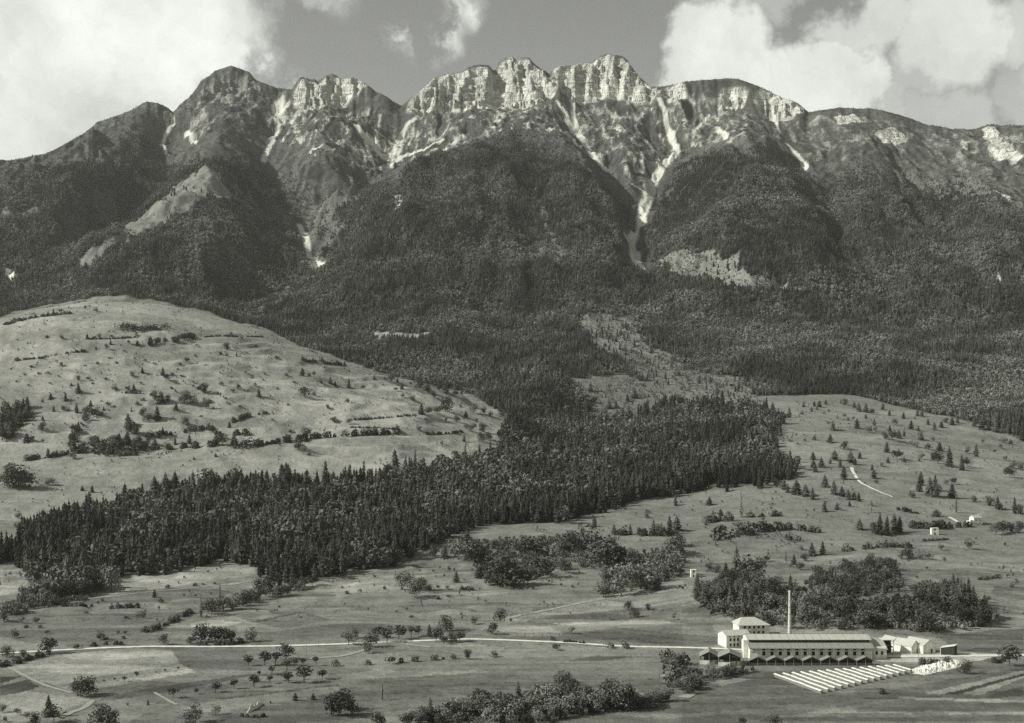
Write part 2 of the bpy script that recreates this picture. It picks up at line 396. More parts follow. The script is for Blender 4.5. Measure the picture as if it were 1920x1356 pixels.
for i, r in enumerate(SUBCLIFF): subc = np.maximum(subc, area(r, 3800, 40, 150) * (1., .62, .6)[i])
subc *= 1 - .3 * sstep(.09, .13, UU)
rr = ridged((XX + warp * .3) / 52 + 2, YY / 210, 5, .6)
patch = subc * sstep(.62, .86, rr + .34 * n_mid + .28 * fbm(XX / 16, YY / 30, 2))
rock = np.maximum(rock, patch * .85)
# limestone beds: steps in the crags
bedwob = fbm(XX / 240, YY / 240, 3) * 26
crag = np.zeros(H.shape)
for r in ROCKS[:7]: crag = np.maximum(crag, area(r, 4000, 8, 60).astype(float))
def blur(a, k):
    for ax in (0, 1):
        c = np.cumsum(np.pad(a, [(k + 1, k) if i == ax else (0, 0) for i in (0, 1)], mode='edge'), ax)
        a = (np.take(c, range(2 * k + 1, c.shape[ax]), ax) - np.take(c, range(0, c.shape[ax] - 2 * k - 1), ax)) / (2 * k + 1)
    return a
cragb = blur(crag, 3); rock = np.maximum(rock, sstep(.12, .4, blur(crag, 5)) * (1 - .75 * (UU < -.17)))
H = H + cragb * (ridged((XX + warp) / 135, (YY + warp) / 420, 3, .5) - .62) * 120
cleft = sstep(.78, 1., 1 - np.abs(perlin((XX + warp * .5) / 62, YY / 300)) * 2.2) + .35 * sstep(.8, 1., 1 - np.abs(perlin((XX + warp * .4) / 27 + 9, YY / 160)) * 2.2)
H = H - cragb * cleft * 26
for th, am in ((38., 1.0), (13., .7)):
    t_ = (H + bedwob) / th; f_ = np.floor(t_)
    H = H + np.clip(cragb * 1.1 + patch * .5, 0, 1) * ((f_ + sstep(.62, .98, t_ - f_)) - t_) * th * am
H = H + cragb * (ridged(XX / 38, YY / 60, 4, .6) - .6) * 12 + sstep(500, 900, H) * mt * fbm(XX / 40, YY / 40, 3) * 5 + subc * (rr - .5) * 22
# the crest line as surveyed: raise or lower the top of each column to the measured skyline
def _c(ox, t): return [(ox + x / 3., 80 + y / 3.) for x, y in t]
SKY = [(-500, 420), (-250, 365), (-100, 322)] + _c(0, [(0, 658), (60, 662), (130, 648), (250, 625), (300, 605), (400, 550), (480, 505), (550, 445), (620, 425), (700, 395), (760, 370), (800, 340), (830, 332), (890, 340), (940, 365), (975, 392), (1010, 350), (1060, 310), (1100, 265), (1130, 215), (1180, 185), (1205, 160), (1250, 145), (1295, 130), (1340, 142), (1400, 165), (1440, 210), (1500, 235), (1560, 255), (1640, 264), (1665, 225), (1690, 195), (1740, 205), (1790, 215), (1840, 185), (1880, 178)]) + \
    _c(640, [(0, 205), (65, 195), (130, 225), (200, 280), (250, 300), (290, 330), (335, 354), (345, 350), (390, 310), (440, 275), (480, 240), (515, 205), (560, 185), (630, 175), (690, 160), (720, 135), (780, 122), (830, 128), (855, 158), (870, 150), (885, 115), (920, 90), (960, 78), (985, 100), (1010, 82), (1060, 88), (1075, 110), (1120, 145), (1150, 160), (1168, 176), (1180, 165), (1200, 145), (1240, 130), (1290, 130), (1340, 118), (1400, 115), (1430, 105), (1460, 75), (1500, 66), (1545, 72), (1580, 75), (1610, 100), (1640, 145), (1680, 195), (1720, 235), (1745, 250), (1800, 248), (1900, 230)]) + \
    _c(1280, [(0, 220), (120, 210), (250, 202), (310, 203), (400, 235), (470, 265), (560, 310), (640, 335), (690, 375), (710, 392), (780, 380), (880, 365), (1000, 372), (1080, 372), (1180, 395), (1280, 425), (1330, 445), (1370, 465), (1440, 470), (1520, 488), (1640, 488), (1690, 470), (1740, 458), (1790, 468), (1920, 465)]) + [(2100, 250), (2450, 300)]
SKY = np.array(SKY)
want = (HOR - np.interp(us * F + 960, SKY[:, 0], SKY[:, 1])) / F + fbm(us * 260, us * 0 + 3, 3) * .0006
ang = np.where(YY > 4300, H / YY, -1)
top = ang.max(0); itop = ang.argmax(0); ytop = ys[itop]
fit = (want / top - 1)[None]
H = H + fit * H * np.where(YY > ytop[None], 1, sstep(0, 1, 1 - (ytop[None] - YY) / 420.)) * (YY > 3900)
over = H / YY - want[None]
H = np.where((over > 0) & (YY > 4500), H - over * YY, H)
# bare gullies, slides and scree
SCREE = [([(323, 216), (325, 235), (312, 250), (306, 268), (312, 290)], 10, 7), ([(350, 250), (368, 268)], 14, 6), ([(522, 205), (524, 228)], 34, 26), ([(524, 228), (518, 255), (500, 285), (494, 302)], 9, 12), ([(545, 190), (524, 215)], 10, 16),
         ([(757, 245), (745, 275), (738, 298)], 8, 30), ([(790, 215), (762, 235), (752, 262), (742, 290)], 8, 12), ([(665, 235), (690, 262), (715, 290), (738, 300)], 10, 44), ([(685, 255), (692, 290), (700, 308), (712, 313)], 14, 10), ([(735, 300), (735, 314)], 14, 8), ([(830, 262), (790, 282), (745, 298)], 10, 14), ([(700, 240), (735, 270)], 5, 6),
         ([(1045, 190), (1065, 218), (1075, 240)], 8, 14), ([(1073, 188), (1075, 215), (1080, 245)], 9, 18), ([(1060, 225), (1078, 250)], 10, 22), ([(1078, 245), (1100, 275), (1112, 295), (1136, 320)], 24, 12),
         ([(1235, 185), (1246, 205), (1250, 235), (1262, 262), (1273, 285)], 11, 15), ([(1250, 250), (1262, 270)], 6, 10), ([(1273, 285), (1252, 300), (1240, 320), (1222, 345)], 14, 20), ([(1222, 345), (1212, 375), (1206, 400), (1200, 425)], 26, 22), ([(1200, 425), (1188, 442), (1180, 458)], 15, 15), ([(1185, 345), (1212, 362)], 5, 4), ([(1180, 455), (1192, 475), (1190, 490), (1198, 503)], 20, 20),
         ([(563, 425), (574, 450), (580, 480), (605, 497)], 15, 10), ([(14, 510), (24, 524)], 8, 8), ([(1475, 270), (1495, 290), (1512, 315)], 8, 12), ([(1857, 265), (1866, 285), (1880, 298)], 7, 14), ([(1880, 285), (1912, 295)], 16, 16), ([(1866, 358), (1895, 372)], 9, 7), ([(1758, 476), (1770, 481)], 5, 4), ([(1871, 515), (1876, 529)], 4, 3), ([(1440, 180), (1462, 250)], 5, 8),
         ([(580, 285), (600, 275), (622, 280)], 10, 10), ([(668, 308), (682, 312)], 9, 9), ([(1345, 240), (1362, 258)], 14, 14), ([(1255, 190), (1285, 180), (1300, 195)], 12, 10), ([(1330, 215), (1300, 250)], 6, 8)]
scree = np.zeros(H.shape)
for pts, a, b in SCREE: scree = np.maximum(scree, near_line(pts, a * .8, b * .8, 2900))
bare = np.zeros(H.shape)
for pts, a, b in SCREE:
    if pts[0][1] > 280: bare = np.maximum(bare, near_line(pts, a * .8 + (24 if len(pts) > 2 else 3), b * .8 + (24 if len(pts) > 2 else 3), 2900))
scree = sstep(.25, .8, scree + .45 * fbm(XX / 30, YY / 30, 4))
# woods
def tl(pts, far=2600):
    P_ = np.array([(a[0] / a[1], a[1]) for a in (at(x, y, far)[:2] for x, y in pts)])
    o = np.argsort(P_[:, 0]); return np.interp(us, P_[o, 0], P_[o, 1])
TIMBER = [(-380, 390), (0, 322), (100, 302), (200, 268), (270, 235), (310, 280), (340, 310), (400, 285), (470, 280), (500, 305), (560, 330), (640, 345), (690, 345), (740, 335), (800, 298), (850, 285), (890, 265), (940, 240), (1000, 245), (1050, 268), (1100, 312), (1140, 332), (1190, 350), (1230, 325), (1270, 298), (1330, 275), (1400, 264), (1450, 272), (1500, 312), (1530, 322), (1600, 285), (1640, 300), (1700, 330), (1760, 330), (1800, 318), (1850, 345), (1920, 365), (2300, 380)]
timber = tl(TIMBER)[None]
FOOT = [(-380, 640), (-100, 610), (0, 596), (60, 577), (160, 561), (300, 565), (400, 587), (500, 616), (640, 675), (760, 711), (860, 732), (930, 770), (985, 775), (1060, 712), (1180, 706), (1250, 728), (1300, 745), (1440, 743), (1600, 741), (1750, 777), (1920, 828), (2300, 850)]
foot = tl(FOOT, 2250)[None]
upper = (YY > foot + n_mid * 12)
alt = np.clip((timber + n_big * 160 + n_mid * 60 - YY) / 260, 0, 1)
BAND = [(-120, 1030), (0, 1028), (60, 1005), (130, 972), (200, 958), (260, 934), (330, 920), (420, 908), (520, 904), (600, 908), (700, 898), (800, 888), (860, 866), (960, 850), (1000, 825), (1025, 800), (1060, 796), (1110, 806), (1160, 815), (1200, 806), (1250, 792), (1300, 796), (1380, 818), (1430, 833), (1470, 862), (1496, 886),
        (1470, 900), (1390, 913), (1340, 916), (1280, 928), (1190, 939), (1110, 963), (1060, 978), (930, 983), (870, 993), (790, 1038), (740, 1062), (640, 1073), (570, 1098), (480, 1086), (475, 1060), (400, 1056), (320, 1076), (215, 1083), (175, 1112), (90, 1128), (30, 1062), (-120, 1055)]
band = area(BAND, None, 15, 42)
bridge = area([(930, 870), (950, 800), (985, 772), (1060, 714), (1085, 740), (1115, 800), (1060, 815)], 1500, 12, 40)
stray = area([(1080, 745), (1120, 790), (1200, 775), (1260, 750), (1340, 760), (1440, 765), (1470, 800), (1450, 835), (1380, 820), (1300, 800), (1250, 796), (1200, 812), (1110, 812)], 1500, 14, 50)
CLEAR = {  # clearings, sparse slopes: polygon -> tree density left, tone of the ground
    'crest': ([(380, 314), (402, 316), (420, 345), (442, 375), (395, 370), (362, 388), (332, 410), (292, 424), (264, 438), (238, 454), (170, 500), (138, 500), (150, 480), (215, 440), (245, 422), (262, 408), (300, 375), (340, 342)], .02, .2),
    'rill': ([(560, 345), (640, 340), (690, 352), (650, 395), (600, 430), (610, 500), (575, 510), (560, 440), (570, 400)], .12, .14),
    'rill2': ([(470, 590), (520, 545), (560, 530), (540, 560), (490, 590), (450, 600)], .25, .14),
    'vale': ([(985, 330), (1000, 335), (1015, 400), (1040, 430), (1062, 480), (1040, 495), (1005, 480), (1000, 440), (990, 400), (975, 360)], .16, .13),
    'cut': ([(1238, 485), (1285, 470), (1330, 478), (1385, 480), (1400, 508), (1440, 524), (1520, 542), (1440, 545), (1370, 535), (1300, 522), (1250, 500)], .06, .21),
    'cut2': ([(1085, 598), (1130, 590), (1195, 588), (1200, 635), (1240, 660), (1290, 690), (1360, 705), (1410, 722), (1425, 748), (1440, 768), (1390, 790), (1320, 775), (1260, 755), (1200, 700), (1150, 670), (1105, 650)], .07, .18),
    'glade': ([(688, 623), (740, 624), (792, 624), (786, 636), (735, 636), (700, 632)], 0, .26),
    'cut3': ([(1060, 713), (1180, 706), (1255, 728), (1245, 772), (1190, 785), (1135, 802), (1105, 775), (1080, 740)], .09, .15),
    'slide': ([(560, 430), (600, 400), (640, 420), (620, 470), (600, 495), (575, 470)], .15, .14),
    'right': ([(1640, 290), (1760, 330), (1850, 340), (1915, 370), (1915, 410), (1830, 390), (1700, 350)], .3, .13),
    'crest2': ([(430, 345), (460, 350), (520, 450), (545, 520), (510, 490), (470, 420)], .3, .12),
    'left': ([(0, 395), (60, 385), (80, 398), (0, 412)], .2, .15), 'left2': ([(160, 290), (230, 280), (240, 320), (170, 330)], .3, .1),
}
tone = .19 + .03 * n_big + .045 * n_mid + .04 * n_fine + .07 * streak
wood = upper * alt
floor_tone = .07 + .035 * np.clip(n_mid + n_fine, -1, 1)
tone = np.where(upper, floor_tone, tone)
alpine = .075 + .05 * np.clip(n_mid + .8 * n_fine, -.9, 1.2) + .03 * sstep(.45, .7, rr)
tone = np.where(upper & (YY > 2800), tone * alt + np.clip(alpine, .03, .3) * (1 - alt), tone)
for nm, (pts, dn, tn) in CLEAR.items():
    k = area(pts, 2300, 34, 75)
    wood = np.where(k, np.minimum(wood, dn * (1 + n_mid)), wood)
    tone = np.where(k, tn * (1 + .35 * n_fine + .25 * n_mid), tone)
wood = np.where((scree > .4) | (bare > .5), 0, wood) * np.where(rock > .5, .15, 1)
# meadows and fields
hill = (YY > 1560) & (YY < foot + 40) & (UU < .01) & ~band
hill_m = hill & (YY < 2750)
tone = np.where(hill_m, .27 + .06 * n_big + .085 * n_mid + .035 * n_fine + .03 * streak, tone)
rmead = area([(1380, 797), (1440, 752), (1600, 745), (1750, 780), (1915, 832), (2150, 850), (2200, 1000), (1905, 985), (1700, 985), (1500, 960), (1420, 915), (1495, 885)], 1300)
tone = np.where(rmead, .215 + .025 * n_big + .03 * n_mid + .03 * n_fine + .03 * streak, tone)
mid2 = area([(870, 992), (1060, 977), (1190, 938), (1400, 912), (1500, 905), (1640, 985), (1500, 1030), (1300, 1060), (1200, 1040), (1000, 1010)], 1100)
tone = np.where(mid2, .21 + .03 * n_mid + .03 * n_fine + .03 * streak, tone)
FIELDS = [
    ('D', .20, [(0, 460), (180, 470), (170, 560), (100, 620), (0, 650)]), ('D', .125, [(0, 800), (330, 700), (620, 650), (1390, 580), (1100, 720), (800, 850), (500, 890), (250, 900), (0, 950)]),
    ('D', .20, [(640, 530), (830, 520), (1190, 470), (1415, 480), (1425, 530), (1000, 590), (620, 640), (460, 640)]),
    ('D', .165, [(800, 850), (1070, 770), (1350, 800), (1480, 880), (1000, 890)]), ('D', .25, [(1060, 800), (1170, 780), (1350, 795), (1280, 815), (1080, 830)]),
    ('D', .145, [(1350, 800), (1700, 720), (1880, 640), (1960, 760), (1890, 880), (1480, 890)]), ('D', .07, [(1400, 790), (1700, 730), (1680, 742), (1450, 792)]),
    ('D', .24, [(50, 1040), (250, 985), (740, 935), (960, 950), (1000, 1020), (1090, 1070), (800, 1120), (560, 1160), (400, 1180), (200, 1110)]),
    ('D', .12, [(960, 950), (1370, 950), (1400, 1060), (1090, 1070), (1000, 1020)]), ('D', .15, [(330, 1150), (520, 1100), (900, 1050), (1000, 1060), (560, 1130)]),
    ('D', .18, [(0, 1050), (60, 1040), (230, 1140), (400, 1190), (230, 1160), (0, 1215)]),
    ('D', .045, [(0, 1100), (130, 1090), (60, 1122), (0, 1132)]), ('D', .06, [(0, 1150), (150, 1110), (225, 1150), (100, 1190), (0, 1205)]),
    ('D', .19, [(0, 1215), (230, 1160), (400, 1190), (500, 1230), (340, 1300), (0, 1380)]), ('D', .125, [(330, 1290), (480, 1240), (880, 1190), (990, 1250), (700, 1310), (640, 1380), (330, 1380)]),
    ('D', .08, [(520, 1220), (900, 1150), (1400, 1080), (1640, 1070), (1600, 1090), (1100, 1160), (600, 1230)]), ('D', .14, [(900, 1190), (1400, 1095), (1850, 1075), (1850, 1130), (1300, 1210), (980, 1250)]),
    ('D', .08, [(1150, 1225), (1300, 1208), (1880, 1138), (1880, 1146), (1300, 1218)]), ('D', .19, [(1000, 1260), (1300, 1220), (1880, 1148), (1900, 1180), (1300, 1280), (1050, 1300)]),
    ('D', .10, [(1100, 1380), (1300, 1290), (1900, 1200), (1903, 1380)]),
    ('E', .17, [(-60, 520), (0, 510), (300, 490), (480, 500), (430, 600), (200, 620), (-40, 640)]), ('E', .14, [(-20, 720), (300, 650), (700, 620), (1300, 620), (1450, 650), (1100, 730), (870, 790), (400, 800), (0, 820)]),
    ('E', .20, [(850, 790), (1230, 700), (1903, 560), (1960, 600), (2010, 670), (1580, 720), (1130, 760)]), ('E', .105, [(900, 810), (1130, 765), (1580, 722), (2040, 690), (2100, 760), (1700, 775), (1200, 800)]),
    ('E', .20, [(1160, 800), (1500, 790), (1820, 780), (1830, 800), (1300, 820)]), ('E', .11, [(1250, 850), (1850, 805), (2080, 800), (2060, 900), (1903, 922), (1500, 900)]), ('E', .22, [(690, 860), (800, 820), (1160, 815), (1240, 855), (1220, 870), (900, 870)]),
    ('E', .155, [(-60, 985), (40, 950), (700, 905), (1300, 925), (1903, 950), (2080, 1010), (1960, 1090), (1750, 1100), (1200, 1040), (600, 1080), (100, 1110), (-80, 1040)]), ('E', .20, [(60, 1080), (400, 1080), (850, 1050), (500, 1110), (200, 1110)]),
    ('E', .08, [(1240, 1010), (1420, 980), (1620, 985), (1450, 1010)]), ('E', .115, [(100, 1110), (600, 1085), (1000, 1060), (900, 1130), (300, 1190)]),
    ('F', .11, [(0, 1200), (200, 1130), (480, 1070), (770, 1190), (1100, 1180), (1903, 1045), (2300, 1020), (2300, 1380), (0, 1380)]),
    ('F', .22, [(1340, 1190), (1903, 1060), (1903, 1078), (1440, 1197)]), ('F', .23, [(1560, 1190), (1903, 1090), (1903, 1103), (1650, 1202)]), ('F', .045, [(1440, 1197), (1903, 1078), (1903, 1090), (1540, 1192)]),
    ('F', .23, [(1200, 1208), (1903, 1228), (1903, 1245), (1200, 1220)]), ('F', .15, [(300, 1356), (1200, 1215), (1230, 1218), (500, 1366)]), ('F', .07, [(1650, 1215), (1903, 1150), (1903, 1200), (1750, 1222)]), ('F', .20, [(700, 1290), (1903, 1290), (1903, 1305), (700, 1300)]), ('F', .075, [(500, 1320), (1903, 1318), (1903, 1345), (420, 1345)]), ('F', .23, [(160, 1130), (300, 1100), (380, 1110), (220, 1150)]),
    ('F', .09, [(1400, 870), (1700, 840), (1903, 830), (1903, 950), (1560, 960)]), ('F', .18, [(1400, 858), (1700, 822), (1903, 800), (1903, 822), (1600, 850)]),
    ('F', .14, [(0, 800), (180, 860), (190, 925), (0, 925)]),
]
for c, tn, pts in FIELDS:
    k = area(P(c, *pts), None, 2.0, 14)
    tone = np.where(k, tn * 1.32 * (1 + .14 * n_mid + .18 * n_fine + .42 * streak), tone)
def strips(kx, ky, w, seed):
    q = (XX * kx + YY * ky + fbm(XX / 120 + seed, YY / 120, 2) * w * 1.4) / w; i_ = np.floor(q).astype(int)
    hsh = (np.sin(i_ * 127.1 + seed * 31.7) * 43758.5453) % 1.0; e_ = np.abs(q - i_ - .5)
    return (hsh - .5) * .55 - sstep(.42, .5, e_) * .45 * ((np.sin(i_ * 91.7 + seed) * 9381.3) % 1.0)
zone = fbm(XX / 190 + 40, YY / 150, 2)
low = (YY < 1480) & ~band
sm = np.where(zone > .08, strips(-.16, 1., 17., 1), np.where(zone < -.12, strips(.3, 1., 23., 2), strips(.08, 1., 30., 3)))
tone = np.where(low, tone * (1 + sm * sstep(1480, 1350, YY)), tone)
tone = np.where(hill_m | rmead | mid2, tone * (1 + .6 * strips(.12, 1., 42., 5)), tone)
yard = area(P('F', (1050, 955), (1180, 945), (1400, 955), (1790, 972), (1640, 1012), (1400, 1015), (1120, 1015), (1050, 1000)))
tone = np.where(yard, .42 + .06 * n_fine, tone)
tone = np.clip(tone, .03, .6)

# ------------------------------------------------------------------ materials
def newmat(name):
    m = bpy.data.materials.new(name); m.use_nodes = True
    nt = m.node_tree; b = nt.nodes['Principled BSDF']
    b.inputs['Roughness'].default_value = .95
    b.inputs['Specular IOR Level'].default_value = .1
    return m, nt, b
def m_noise(name, a, b, scale=2.0, rough=.9, detail=4, stretch=(1, 1, 1), obj=True, bump=0):
    m, nt, bs = newmat(name); N, L = nt.nodes, nt.links
    tc = N.new('ShaderNodeTexCoord'); mp = N.new('ShaderNodeMapping'); mp.inputs['Scale'].default_value = stretch
    L.new(tc.outputs['Object'], mp.inputs[0])
    nz = N.new('ShaderNodeTexNoise'); nz.inputs['Scale'].default_value = scale; nz.inputs['Detail'].default_value = detail
    L.new(mp.outputs[0], nz.inputs['Vector'])
    cr = N.new('ShaderNodeValToRGB'); cr.color_ramp.elements[0].position = .3; cr.color_ramp.elements[1].position = .7
    cr.color_ramp.elements[0].color = grey(a); cr.color_ramp.elements[1].color = grey(b)
    L.new(nz.outputs['Fac'], cr.inputs[0]); L.new(cr.outputs[0], bs.inputs['Base Color'])
    bs.inputs['Roughness'].default_value = rough
    if bump:
        bp = N.new('ShaderNodeBump'); bp.inputs['Strength'].default_value = bump; L.new(nz.outputs['Fac'], bp.inputs['Height']); L.new(bp.outputs[0], bs.inputs['Normal'])
    return m
def m_foliage(name, lo, hi, stand=False):
    """leaf colour: every plant has its own shade, with variation through the crown"""
    m, nt, bs = newmat(name); N, L = nt.nodes, nt.links
    oi = N.new('ShaderNodeObjectInfo'); tc = N.new('ShaderNodeTexCoord')
    nz = N.new('ShaderNodeTexNoise'); nz.inputs['Scale'].default_value = 5; nz.inputs['Detail'].default_value = 3
    L.new(tc.outputs['Object'], nz.inputs['Vector'])
    ad = N.new('ShaderNodeMath'); ad.operation = 'MULTIPLY_ADD'; ad.inputs[1].default_value = .7
    L.new(nz.outputs['Fac'], ad.inputs[0])
    m2 = N.new('ShaderNodeMath'); m2.operation = 'MULTIPLY_ADD'; m2.inputs[1].default_value = .75; m2.inputs[2].default_value = -.22
    L.new(oi.outputs['Random'], m2.inputs[0]); L.new(m2.outputs[0], ad.inputs[2])
    cr = N.new('ShaderNodeValToRGB'); cr.color_ramp.elements[0].color = grey(lo); cr.color_ramp.elements[1].color = grey(hi)
    L.new(ad.outputs[0], cr.inputs[0])
    if stand:   # woods: each stand has its own age and mix
        st = N.new('ShaderNodeAttribute'); st.attribute_type = 'INSTANCER'; st.attribute_name = 'stand'
        vm = N.new('ShaderNodeVectorMath'); vm.operation = 'SCALE'; L.new(cr.outputs[0], vm.inputs[0]); L.new(st.outputs['Fac'], vm.inputs['Scale']); L.new(vm.outputs[0], bs.inputs['Base Color'])
    else: L.new(cr.outputs[0], bs.inputs['Base Color'])
    return m
def m_ground():
    m, nt, bs = newmat('ground_cover'); N, L = nt.nodes, nt.links
    def attr(n):
        a = N.new('ShaderNodeAttribute'); a.attribute_name = n; return a.outputs['Fac']
    geo = N.new('ShaderNodeNewGeometry')
    def noise(sc, det=5, vec=None, rough=.6):
        z = N.new('ShaderNodeTexNoise'); z.inputs['Scale'].default_value = sc; z.inputs['Detail'].default_value = det; z.inputs['Roughness'].default_value = rough
        L.new(vec or geo.outputs['Position'], z.inputs['Vector']); return z.outputs['Fac']
    def mth(op, a, b=None, c=None):
        x = N.new('ShaderNodeMath'); x.operation = op
        for i, v in enumerate((a, b, c)):
            if v is None: continue
            if isinstance(v, (int, float)): x.inputs[i].default_value = v
            else: L.new(v, x.inputs[i])
        return x.outputs[0]
    fine = noise(.35, 6, None, .7); grain = noise(.06, 5)
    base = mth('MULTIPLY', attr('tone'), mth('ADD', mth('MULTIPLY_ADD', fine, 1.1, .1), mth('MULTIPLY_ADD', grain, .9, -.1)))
    # limestone: beds of differing grey, streaked down the face
    mp = N.new('ShaderNodeMapping'); mp.inputs['Scale'].default_value = (.012, .012, .16); L.new(geo.outputs['Position'], mp.inputs[0])
    beds = noise(1.0, 5, mp.outputs[0], .65)
    mp2 = N.new('ShaderNodeMapping'); mp2.inputs['Scale'].default_value = (.07, .07, .008); L.new(geo.outputs['Position'], mp2.inputs[0])
    runs = noise(1.0, 5, mp2.outputs[0], .65)
    rockc = N.new('ShaderNodeMapRange'); rockc.inputs['From Min'].default_value = .72; rockc.inputs['From Max'].default_value = 1.3; rockc.inputs['To Min'].default_value = .2; rockc.inputs['To Max'].default_value = .72
    L.new(mth('ADD', mth('MULTIPLY', beds, 1.25), mth('MULTIPLY', runs, .75)), rockc.inputs['Value'])
    rockc = mth('MULTIPLY', rockc.outputs[0], mth('MULTIPLY_ADD', noise(.008, 3), 1.5, .3)).node
    mx = N.new('ShaderNodeMix'); mx.data_type = 'FLOAT'; L.new(attr('rock'), mx.inputs['Factor']); L.new(base, mx.inputs['A']); L.new(rockc.outputs[0], mx.inputs['B'])
    scr = mth('MULTIPLY_ADD', noise(.12, 6), .3, .46)
    my = N.new('ShaderNodeMix'); my.data_type = 'FLOAT'; L.new(attr('scree'), my.inputs['Factor']); L.new(mx.outputs['Result'], my.inputs['A']); L.new(scr, my.inputs['B'])
    cc = N.new('ShaderNodeCombineColor'); v = my.outputs['Result']
    L.new(mth('MULTIPLY', v, .985), cc.inputs[0]); L.new(v, cc.inputs[1]); L.new(mth('MULTIPLY', v, .865), cc.inputs[2])
    L.new(cc.outputs[0], bs.inputs['Base Color'])
    vo = N.new('ShaderNodeTexVoronoi'); vo.inputs['Scale'].default_value = .045; vo.feature = 'DISTANCE_TO_EDGE'
    mpv = N.new('ShaderNodeMapping'); mpv.inputs['Scale'].default_value = (1, 1, .45); L.new(geo.outputs['Position'], mpv.inputs[0]); L.new(mpv.outputs[0], vo.inputs['Vector'])
    crk = N.new('ShaderNodeMapRange'); crk.inputs['From Max'].default_value = .12; L.new(vo.outputs['Distance'], crk.inputs['Value'])
    bpr = N.new('ShaderNodeBump'); bpr.inputs['Distance'].default_value = 3.5; L.new(mth('MULTIPLY', attr('rock'), .9), bpr.inputs['Strength'])
    L.new(mth('ADD', crk.outputs[0], mth('MULTIPLY', noise(.05, 7, None, .7), 1.6)), bpr.inputs['Height'])
    bp = N.new('ShaderNodeBump'); bp.inputs['Strength'].default_value = .6; bp.inputs['Distance'].default_value = 1.2; L.new(bpr.outputs[0], bp.inputs['Normal'])
    L.new(mth('ADD', fine, mth('MULTIPLY', noise(.09, 6), 3.0)), bp.inputs['Height']); L.new(bp.outputs[0], bs.inputs['Normal'])
    return m
M = dict(ground=m_ground(), standconifer=m_foliage('wood_conifer_needles', .025, .10, True), standleaf=m_foliage('wood_leaves', .05, .185, True), conifer=m_foliage('conifer_needles', .034, .12), leaf=m_foliage('leaves', .06, .22), leafdark=m_foliage('dark_leaves', .038, .12), leaflight=m_foliage('pale_leaves', .14, .27),
         bark=m_noise('bark', .04, .10, 3), white=m_noise('limewash', .54, .84, .45, .85, 7, (1, 1, .25)), plaster=m_noise('grey_plaster', .34, .46, .5), tile=m_noise('roof_tiles', .2, .32, 1.0, .85, 6, (2, 1, 1)), tilelight=m_noise('pale_roof_tiles', .36, .54, .8, .85, 6, (1, 1, 4)),
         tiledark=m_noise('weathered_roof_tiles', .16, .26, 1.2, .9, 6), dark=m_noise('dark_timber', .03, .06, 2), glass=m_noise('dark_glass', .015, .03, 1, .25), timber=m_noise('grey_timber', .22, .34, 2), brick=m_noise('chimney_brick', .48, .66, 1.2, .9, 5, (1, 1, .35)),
         stack=m_noise('drying_bricks', .12, .3, 2.5), road=m_noise('white_road_gravel', .58, .75, .3), path=m_noise('path_gravel', .26, .38, .4), stone=m_noise('pale_stones', .5, .82, 1.5), board=m_noise('white_boards', .52, .84, .6, .85, 5, (1, 4, 1)))

# ------------------------------------------------------------------ mesh builders
class MB:
    def __init__(s): s.v = []; s.f = []
    def add(s, v, f):
        o = len(s.v); s.v += [tuple(map(float, p)) for p in v]; s.f += [tuple(o + i for i in q) for q in f]; return s
    def box(s, x0, x1, y0, y1, z0, z1):
        return s.add([(x0, y0, z0), (x1, y0, z0), (x1, y1, z0), (x0, y1, z0), (x0, y0, z1), (x1, y0, z1), (x1, y1, z1), (x0, y1, z1)],
                     [(0, 3, 2, 1), (4, 5, 6, 7), (0, 1, 5, 4), (1, 2, 6, 5), (2, 3, 7, 6), (3, 0, 4, 7)])
    def hexa(s, p):     # bottom four, top four
        return s.add(p, [(0, 3, 2, 1), (4, 5, 6, 7), (0, 1, 5, 4), (1, 2, 6, 5), (2, 3, 7, 6), (3, 0, 4, 7)])
    def slab(s, a, b, c, d, t):   # a roof plane with thickness t downwards
        q = [a, b, c, d]
        return s.hexa([(x, y, z - t) for x, y, z in q] + q)
    def prism(s, prof, y0, y1):   # profile in x,z pushed along y
        k = len(prof)
        v = [(x, y0, z) for x, z in prof] + [(x, y1, z) for x, z in prof]
        return s.add(v, [tuple(range(k)), tuple(range(2 * k - 1, k - 1, -1))] + [(i, i + k, (i + 1) % k + k, (i + 1) % k) for i in range(k)])
    def prismx(s, prof, x0, x1):  # profile in y,z pushed along x
        k = len(prof)
        v = [(x0, y, z) for y, z in prof] + [(x1, y, z) for y, z in prof]
        return s.add(v, [tuple(range(k - 1, -1, -1)), tuple(range(k, 2 * k))] + [((i + 1) % k, (i + 1) % k + k, i + k, i) for i in range(k)])
    def tube(s, a, b, r0, r1, n=7):
        a, b = np.array(a, float), np.array(b, float); d = b - a; d /= np.linalg.norm(d) + 1e-9
        u = np.cross(d, (0, 0, 1) if abs(d[2]) < .9 else (1, 0, 0)); u /= np.linalg.norm(u); w = np.cross(d, u)
        v = [a + r0 * (math.cos(t) * u + math.sin(t) * w) for t in np.linspace(0, 2 * math.pi, n, False)] + [b + r1 * (math.cos(t) * u + math.sin(t) * w) for t in np.linspace(0, 2 * math.pi, n, False)]
        return s.add(v, [(i, (i + 1) % n, (i + 1) % n + n, i + n) for i in range(n)] + [tuple(range(n - 1, -1, -1)), tuple(range(n, 2 * n))])
    def mesh(s, name, mat):
        me = bpy.data.meshes.new(name); me.from_pydata(s.v, [], s.f); me.update()
        if mat: me.materials.append(M[mat])
        return me
    def build(s, name, mat, parent=None):
        o = bpy.data.objects.new(name, s.mesh(name, mat)); COL.objects.link(o)
        if parent: o.parent = parent
        return o
